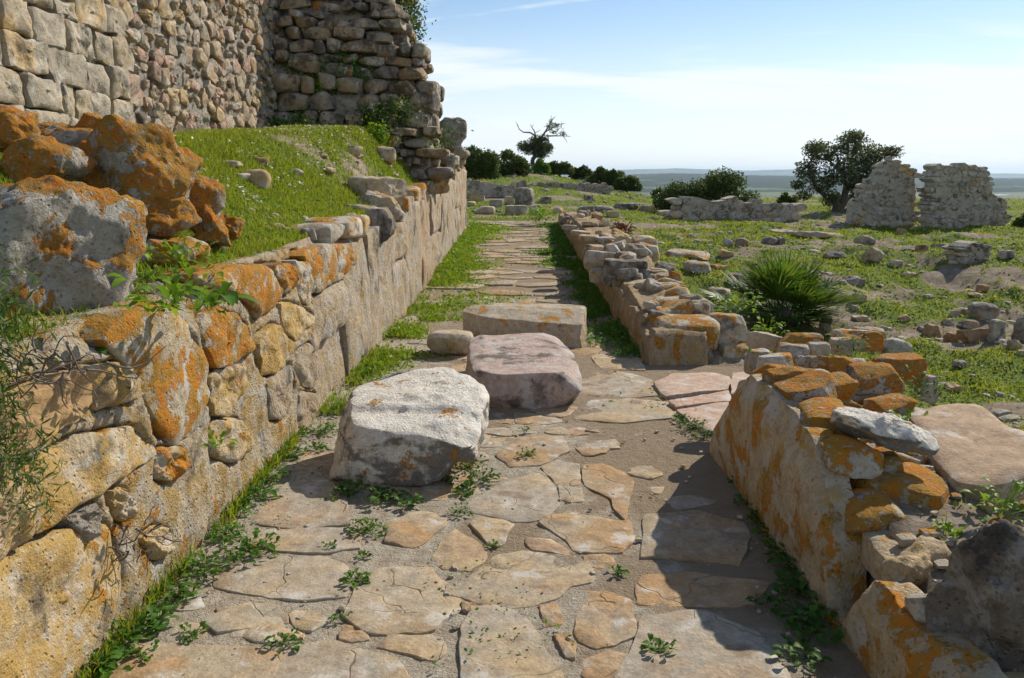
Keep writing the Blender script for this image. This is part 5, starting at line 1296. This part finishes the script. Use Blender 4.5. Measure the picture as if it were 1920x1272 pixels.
# fine rosemary-like shrub and dry roots at the left edge
def twig_tangle(n, span, seed, down=0.6):
    rr = np.random.RandomState(seed); parts = []
    for k in range(n):
        p = np.array([rr.uniform(-.1, .1), rr.uniform(-.1, .1), rr.uniform(-.02, .06)]); d = rr.normal(size=3); d[2] -= down; d /= np.linalg.norm(d)
        path_ = [p]
        for s in range(5):
            d = d + rr.normal(size=3) * 0.35; d /= np.linalg.norm(d); p = p + d * span * rr.uniform(.1, .25); path_.append(p)
        parts.append(tube(path_, np.linspace(0.004, 0.0012, 6) * rr.uniform(.6, 1.3), 4))
    return merge(parts)
p = on_lwall(40, 690); pp = LO + p[0] * LU + p[1] * ZU + LN * 0.10
V, Q = twig_tangle(26, 0.20, 5); tag(mesh_obj('dry_twigs', V, Q, M['twig'], pp), 'tangle of dry grey twigs hanging over the brown wall block', 'dry twigs', None, 'thing')
p = on_lwall(225, 1020); V, Q = twig_tangle(26, 0.13, 6); tag(mesh_obj('dry_roots', V, Q, M['twig'], LO + p[0] * LU + p[1] * ZU + LN * 0.03), 'small bunch of dry roots in a joint of the terrace wall', 'dry roots', None, 'thing')
sh = empty('wall_shrub', LO + np.array([0.04, 2.03, 0.75]), 'fine-leaved green shrub at the left edge beside the huge pale boulder', 'shrub')
rr = np.random.RandomState(9); C = np.array([[0, 0, .30], [.02, .05, .48], [0, -.05, .15], [.0, .08, .05]]); P = np.vstack([c + rr.normal(size=(700, 3)) * [.045, .06, .08] for c in C])
V, Q = leaf_cloud(P, 0.035, 10, 0.16); mesh_obj('foliage', V, Q, M['herb'], WLOC[sh.name], sh, smooth=False)
mesh_obj('stem', *tube([(0, 0, -.05), (0.01, .01, .2), (0, .03, .5)], [.008, .006, .003], 5), M['twig'], WLOC[sh.name], sh)

# plants among the stones of the crumbling corner
for k, (u, v, y, r, mt, lab) in enumerate([(565, 135, 12.0, .22, 'weedlight', 'bright yellow-green plant where the tower meets its crumbling corner'), (600, 160, 11.9, .16, 'weedlight', 'trailing bright plant on the upper ledge of the crumbling corner'),
     (645, 135, 12.1, .26, 'weed', 'dark green tuft on a ledge of the crumbling corner'), (700, 225, 11.8, .22, 'herb', 'grey-green tuft on the lower stones of the crumbling corner'), (740, 210, 12.0, .22, 'herb', 'grey-green tuft right of centre on the crumbling corner'),
     (700, 255, 11.5, .18, 'weedlight', 'tall grass tuft at the foot of the crumbling corner'), (560, 245, 11.5, .3, 'weed', 'deep green clump in the angle below the tower and its corner'), (810, 262, 13.0, .26, 'bush', 'dark creeper on the stones below the rounded dark block'),
     (632, 100, 12.3, .12, 'weed', 'small tuft high on the crumbling corner'), (770, 270, 12.2, .25, 'weedlight', 'grass clump right below the crumbling corner')]):
    p = on_y(u, v, y - 0.12); rr = np.random.RandomState(400 + k)
    P = rr.normal(size=(800, 3)) * [r * .65, r * .35, r * .42]
    V, Q = leaf_cloud(P, 0.05, 401 + k, 0.55); rt = empty('wall_plant', p, lab, 'plant'); mesh_obj('foliage', V, Q, M[mt], p, rt, smooth=False)
    mesh_obj('stem', *tube([(0, .06, -r * .5), (0, .02, 0), (0.02, 0, r * .5)], [.006, .005, .002], 4), M['twig'], p, rt)
p = on_y(762, 40, 13.2); P = np.random.RandomState(7).normal(size=(1500, 3)) * [.11, .3, .28] + [0.02, .2, .1]
V, Q = leaf_cloud(P, 0.06, 8, 0.5); rt = empty('wall_shrub', p, 'dark shrub growing from the top of the crumbling corner against the sky', 'shrub'); mesh_obj('foliage', V, Q, M['bush'], p, rt, smooth=False)
mesh_obj('stem', *tube([(-.2, .2, -.3), (-.05, .2, 0), (0.03, .2, .5)], [.015, .012, .004], 5), M['bark'], p, rt)

# trees and bushes
def crown(clumps, per, leaf, seed, asp=0.35, shell=0.55):
    rr = np.random.RandomState(seed); out = []
    for (c, r) in clumps:
        r = np.broadcast_to(np.asarray(r, float), (3,)); m_ = int(per * (r.prod()) ** (2 / 3))
        d = rr.normal(size=(m_, 3)); d /= np.linalg.norm(d, axis=1)[:, None]
        rad = shell + (1 - shell) * rr.rand(m_)
        rad *= 1 + 0.28 * fbm(d * 2.2 + np.asarray(c) * 3, 3, seed)
        keep = fbm(d * 3.5 + np.asarray(c), 3, seed + 5) > -0.22
        out.append((np.asarray(c) + d * rad[:, None] * r)[keep])
    P = np.vstack(out)
    return leaf_cloud(P, leaf, seed + 1, asp)
def limbs(paths, sides=7): return merge([tube(p, np.linspace(a, b, len(p)), sides) for p, a, b in paths])
def wig(a, b, k, amp, seed):
    rr = np.random.RandomState(seed); a, b = np.asarray(a, float), np.asarray(b, float)
    return [a + (b - a) * t_ + rr.normal(size=3) * amp * math.sin(math.pi * t_) for t_ in np.linspace(0, 1, k)]
# half-bare olive on the mound
p0 = on_y(1000, 322, 45); p0[2] = float(land(p0[0], p0[1])) - 0.05
s_ = 0.00747
def q3(zx, zy, dy=0): return np.array([(zx - 635) * s_, dy, (565 - zy) * s_])
tr = empty('olive_tree', p0, 'small half-bare olive tree with crooked dead branches on the mound', 'tree')
pths = [(wig(q3(635, 580), q3(628, 470), 5, .03, 1), .15, .12), (wig(q3(628, 470), q3(660, 370), 5, .05, 2), .12, .08), (wig(q3(655, 380), q3(650, 295), 4, .03, 3), .06, .05),
        ([q3(650, 300), q3(610, 275, .1), q3(560, 272, .15), q3(530, 250, .2), q3(515, 210, .2)], .05, .015), ([q3(560, 272, .15), q3(540, 262), q3(512, 222)], .02, .008), ([q3(515, 215, .2), q3(505, 198, .2), q3(500, 200)], .012, .005),
        ([q3(650, 300), q3(640, 265, -.1), q3(622, 240, -.1), q3(612, 220)], .04, .010), ([q3(622, 240, -.1), q3(632, 222), q3(628, 212)], .015, .006), ([q3(645, 280), q3(670, 265), q3(690, 258)], .02, .007),
        (wig(q3(670, 360), q3(720, 270), 5, .04, 5), .07, .05), ([q3(720, 272), q3(745, 230, .1), q3(765, 190, .1), q3(762, 155)], .045, .008), ([q3(765, 195, .1), q3(785, 170), q3(795, 158)], .02, .006),
        ([q3(720, 272), q3(780, 240), q3(830, 215), q3(865, 210)], .035, .008), ([q3(730, 300), q3(790, 300, -.1), q3(850, 300), q3(910, 305)], .045, .006), ([q3(850, 300), q3(870, 325), q3(885, 350)], .02, .006), ([q3(790, 300, -.1), q3(830, 275), q3(860, 240)], .02, .006)]
rr = np.random.RandomState(3)
for k in range(24):
    a_ = q3(rr.uniform(730, 850), rr.uniform(210, 300), rr.uniform(-.2, .2)); pths.append((wig(a_, a_ + [rr.uniform(-.1, .45), rr.uniform(-.2, .2), rr.uniform(-.3, .4)], 4, .04, k), .014, .005))
tk = mesh_obj('trunk', *limbs(pths[:3]), M['bark'], p0, tr)
for b_ in pths[3:]: mesh_obj('branch', *limbs([b_]), M['bark'], p0, tk)
V, Q = crown([(q3(665, 375), (.74, .7, .58)), (q3(700, 400), (.66, .6, .5)), (q3(600, 385), (.62, .6, .44)), (q3(560, 370), (.36, .4, .3)), (q3(700, 320), (.45, .45, .28)), (q3(650, 330), (.35, .4, .3)), (q3(690, 440), (.3, .35, .25)), (q3(745, 380), (.3, .35, .25))], 5600, .12, 31, shell=0.25)
mesh_obj('crown', V, Q, M['olive'], p0, tr, smooth=False)
V, Q = crown([(q3(750, 235), (.3, .3, .25)), (q3(800, 220), (.28, .3, .14)), (q3(850, 285), (.25, .3, .18)), (q3(780, 275), (.22, .3, .12)), (q3(760, 200), (.15, .2, .16))], 2600, .10, 33, shell=0.1)
mesh_obj('sparse_crown', V, Q, M['olive'], p0, tr, smooth=False)
# the big olive tree
p0 = on_y(1575, 408, 30); p0[2] = float(land(p0[0], p0[1])) - 0.05
e_ = 30 / F
def q4(u, v, dy=0): return np.array([(u - 1575) * e_, dy, (408 - v) * e_ * 0.98])
tr = empty('olive_tree', p0, 'big dense olive tree with several trunks behind the ruined walls', 'tree')
pths = [(wig(q4(1572, 412), q4(1560, 385), 4, .05, 1), .20, .13), (wig(q4(1560, 386), q4(1525, 360), 4, .1, 2), .12, .06), (wig(q4(1576, 412), q4(1582, 360), 5, .06, 3), .18, .10), (wig(q4(1580, 412), q4(1615, 350), 5, .08, 4), .14, .06),
        (wig(q4(1582, 362), q4(1560, 300), 4, .1, 5), .09, .03), (wig(q4(1582, 362), q4(1630, 300), 4, .1, 6), .08, .03), (wig(q4(1525, 360), q4(1505, 310), 4, .1, 7), .05, .02)]
tk = mesh_obj('trunk', *limbs([pths[0], pths[2], pths[3]]), M['bark'], p0, tr)
for b_ in (pths[1], *pths[4:]): mesh_obj('branch', *limbs([b_]), M['bark'], p0, tk)
cl = [((1585, 285), (.75, .8, .55), 0), ((1540, 300), (.65, .7, .5), .3), ((1515, 290), (.45, .6, .35), -.2), ((1510, 330), (.5, .6, .4), .2), ((1530, 355), (.55, .6, .4), -.3), ((1560, 335), (.7, .8, .5), -.4), ((1610, 320), (.8, .8, .6), .2), ((1640, 300), (.6, .7, .4), .3),
      ((1600, 360), (.6, .7, .4), -.2), ((1665, 295), (.42, .5, .25), .2), ((1590, 265), (.4, .5, .22), 0), ((1625, 350), (.6, .7, .5), .4), ((1550, 378), (.35, .5, .25), -.3), ((1495, 355), (.3, .4, .22), .1), ((1505, 375), (.3, .4, .22), 0), ((1570, 385), (.5, .6, .3), .6), ((1610, 385), (.5, .6, .3), .5)]
V, Q = crown([(q4(*c, dy), r) for c, r, dy in cl], 3900, .13, 41, shell=0.3)
mesh_obj('crown', V, Q, M['olive'], p0, tr, smooth=False)
def bush(u0, u1, vt, vb, y, lab, seed, mat='bush', leaf=None, name='bush'):
    p0 = on_y((u0 + u1) / 2, vb, y); p0[2] = min(p0[2], float(land(p0[0], p0[1])) + 0.1); e = y / F
    root = empty(name, p0, lab, 'bush'); rr = np.random.RandomState(seed)
    Wd, Hh = (u1 - u0) * e * 1.08, (vb - vt) * e * 1.12 + 0.12
    cl = []
    for k in range(14):
        t_ = rr.uniform(-.5, .5); hh = Hh * (1 - 1.4 * abs(t_) ** 2.0) * rr.uniform(.45, 1.0)
        r = Hh * rr.uniform(.14, .34); cl.append(((t_ * Wd * 0.86, rr.uniform(-.3, .3) * Wd * .5, max(hh - r * 0.5, r * .3)), (r * 1.15, r * 1.15, r)))
    for k in range(4): cl.append((((k - 1.5) / 3 * Wd * 0.72, -.1, Hh * .22), (Wd * .17, Wd * .2, Hh * .28)))
    V, Q = crown(cl, 5200 * (40 / y) ** 0.8, leaf or y * 0.0028, seed, 0.6, 0.4); V[:, 2] = np.maximum(V[:, 2], 0)
    mesh_obj('foliage', V, Q, M[mat], p0, root, smooth=False)
    mesh_obj('stem', *limbs([(wig((0, 0, -.1), (rr.uniform(-.3, .3) * Wd, 0, Hh * .6), 4, .05, seed + k), .03, .01) for k in range(4)], 5), M['bark'], p0, root)
bush(868, 935, 288, 338, 39, 'leftmost dark evergreen bush beside the terrace wall corner', 51)
bush(925, 985, 294, 336, 41, 'dark evergreen bush just left of the half-bare olive', 52)
bush(1000, 1030, 308, 326, 44, 'small bright bush at the foot of the half-bare olive', 53, 'weed')
bush(1030, 1070, 306, 328, 45, 'rounded bush right of the half-bare olive', 54)
bush(1074, 1108, 310, 330, 46, 'small dark bush on the mound crest, before the wide one', 55)
bush(1104, 1165, 308, 338, 43, 'wide dark bush on the right part of the mound crest', 56)
bush(1150, 1200, 322, 346, 42, 'low bush at the right end of the mound crest', 57)
bush(1235, 1405, 328, 388, 28.5, 'broad rounded green bush behind the long low broken wall', 58, leaf=.085)
bush(1225, 1262, 345, 372, 30, 'small dark bush left of the broad rounded one', 59)
bush(1462, 1490, 368, 386, 33, 'little bush left of the big olive tree', 60)
bush(1900, 1930, 410, 436, 21, 'bush cut by the right edge beside the flat-topped ruin', 61)

# dwarf palm
p0 = field_spot(1470, 600); p0[2] = float(land(p0[0], p0[1])) - 0.02
pm = empty('dwarf_palm', p0, 'dwarf fan palm growing in the field behind the low wall', 'palm')
rr = np.random.RandomState(15); fr = []
for k in range(124):
    a = rr.uniform(0, 6.283); el = rr.uniform(0.15, 1.45) if k < 84 else rr.uniform(-0.05, 0.5); d = np.array([1.25 * math.cos(a) * math.cos(el), math.sin(a) * math.cos(el), math.sin(el) * .88])
    L = rr.uniform(.32, .62) if k < 84 else rr.uniform(.08, .3); b0 = np.array([rr.uniform(-.15, .15), rr.uniform(-.12, .12), 0.02]); tip = b0 + d * L
    V1, Q1 = tube([b0, b0 + d * L * .5 + [0, 0, .01], tip], [.006, .005, .004], 4)
    s = np.cross(d, [0, 0, 1]); s /= np.linalg.norm(s) + 1e-9; up = np.cross(s, d)
    Vs, Qs, o = [V1], [Q1], len(V1)
    for j in range(19):
        th = (j / 18 - .5) * 2.7; ld = d * math.cos(th) + s * math.sin(th) + up * rr.uniform(-.12, .12); ld /= np.linalg.norm(ld)
        ll = rr.uniform(.34, .50) * (1 - .25 * abs(th) / 1.35); wv = np.cross(ld, up); wv /= np.linalg.norm(wv) + 1e-9
        drop = np.array([0, 0, -1]) * ll * rr.uniform(.0, .12)
        Vs.append(np.array([tip - wv * .003, tip + wv * .003, tip + ld * ll * .45 + wv * .014 + up * .006, tip + ld * ll * .45 - wv * .014, tip + ld * ll + drop + wv * .0012, tip + ld * ll + drop - wv * .0012]))
        Qs.append(np.array([[o, o + 1, o + 2, o + 3], [o + 3, o + 2, o + 4, o + 5]])); o += 6
    mesh_obj('frond', np.vstack(Vs), np.vstack(Qs), M['palm'], p0, pm, smooth=False)
V, Q = rock_shape((.34, .3, .22), 6, 3, box=3, rough=.2); mesh_obj('trunk', V, Q, M['bark'], p0 + np.array([0, 0, .05]), pm)

# ------------------------------------------------------------------ haze over the plain
hx0, hx1, hy0, hy1, hz0, hz1 = -18600, 18600, -9600, 18600, -62.5, 150
V = np.array([(x, y, z) for x in (hx0, hx1) for y in (hy0, hy1) for z in (hz0, hz1)], float)
hz = mesh_obj('haze', V, np.array([[0, 1, 3, 2], [4, 6, 7, 5], [0, 4, 5, 1], [2, 3, 7, 6], [0, 2, 6, 4], [1, 5, 7, 3]]), None, smooth=False)
m, t = new_mat('thin_haze')
pv = t.n('ShaderNodeVolumePrincipled'); pv.inputs['Color'].default_value = (0.62, 0.80, 1.0, 1); pv.inputs['Density'].default_value = 7e-5; pv.inputs['Anisotropy'].default_value = 0.3
o = t.n('ShaderNodeOutputMaterial'); t.t.links.new(pv.outputs[0], o.inputs['Volume'])
hz.data.materials.append(m); tag(hz, 'thin blue haze over the distant plain', 'haze', kind='stuff')
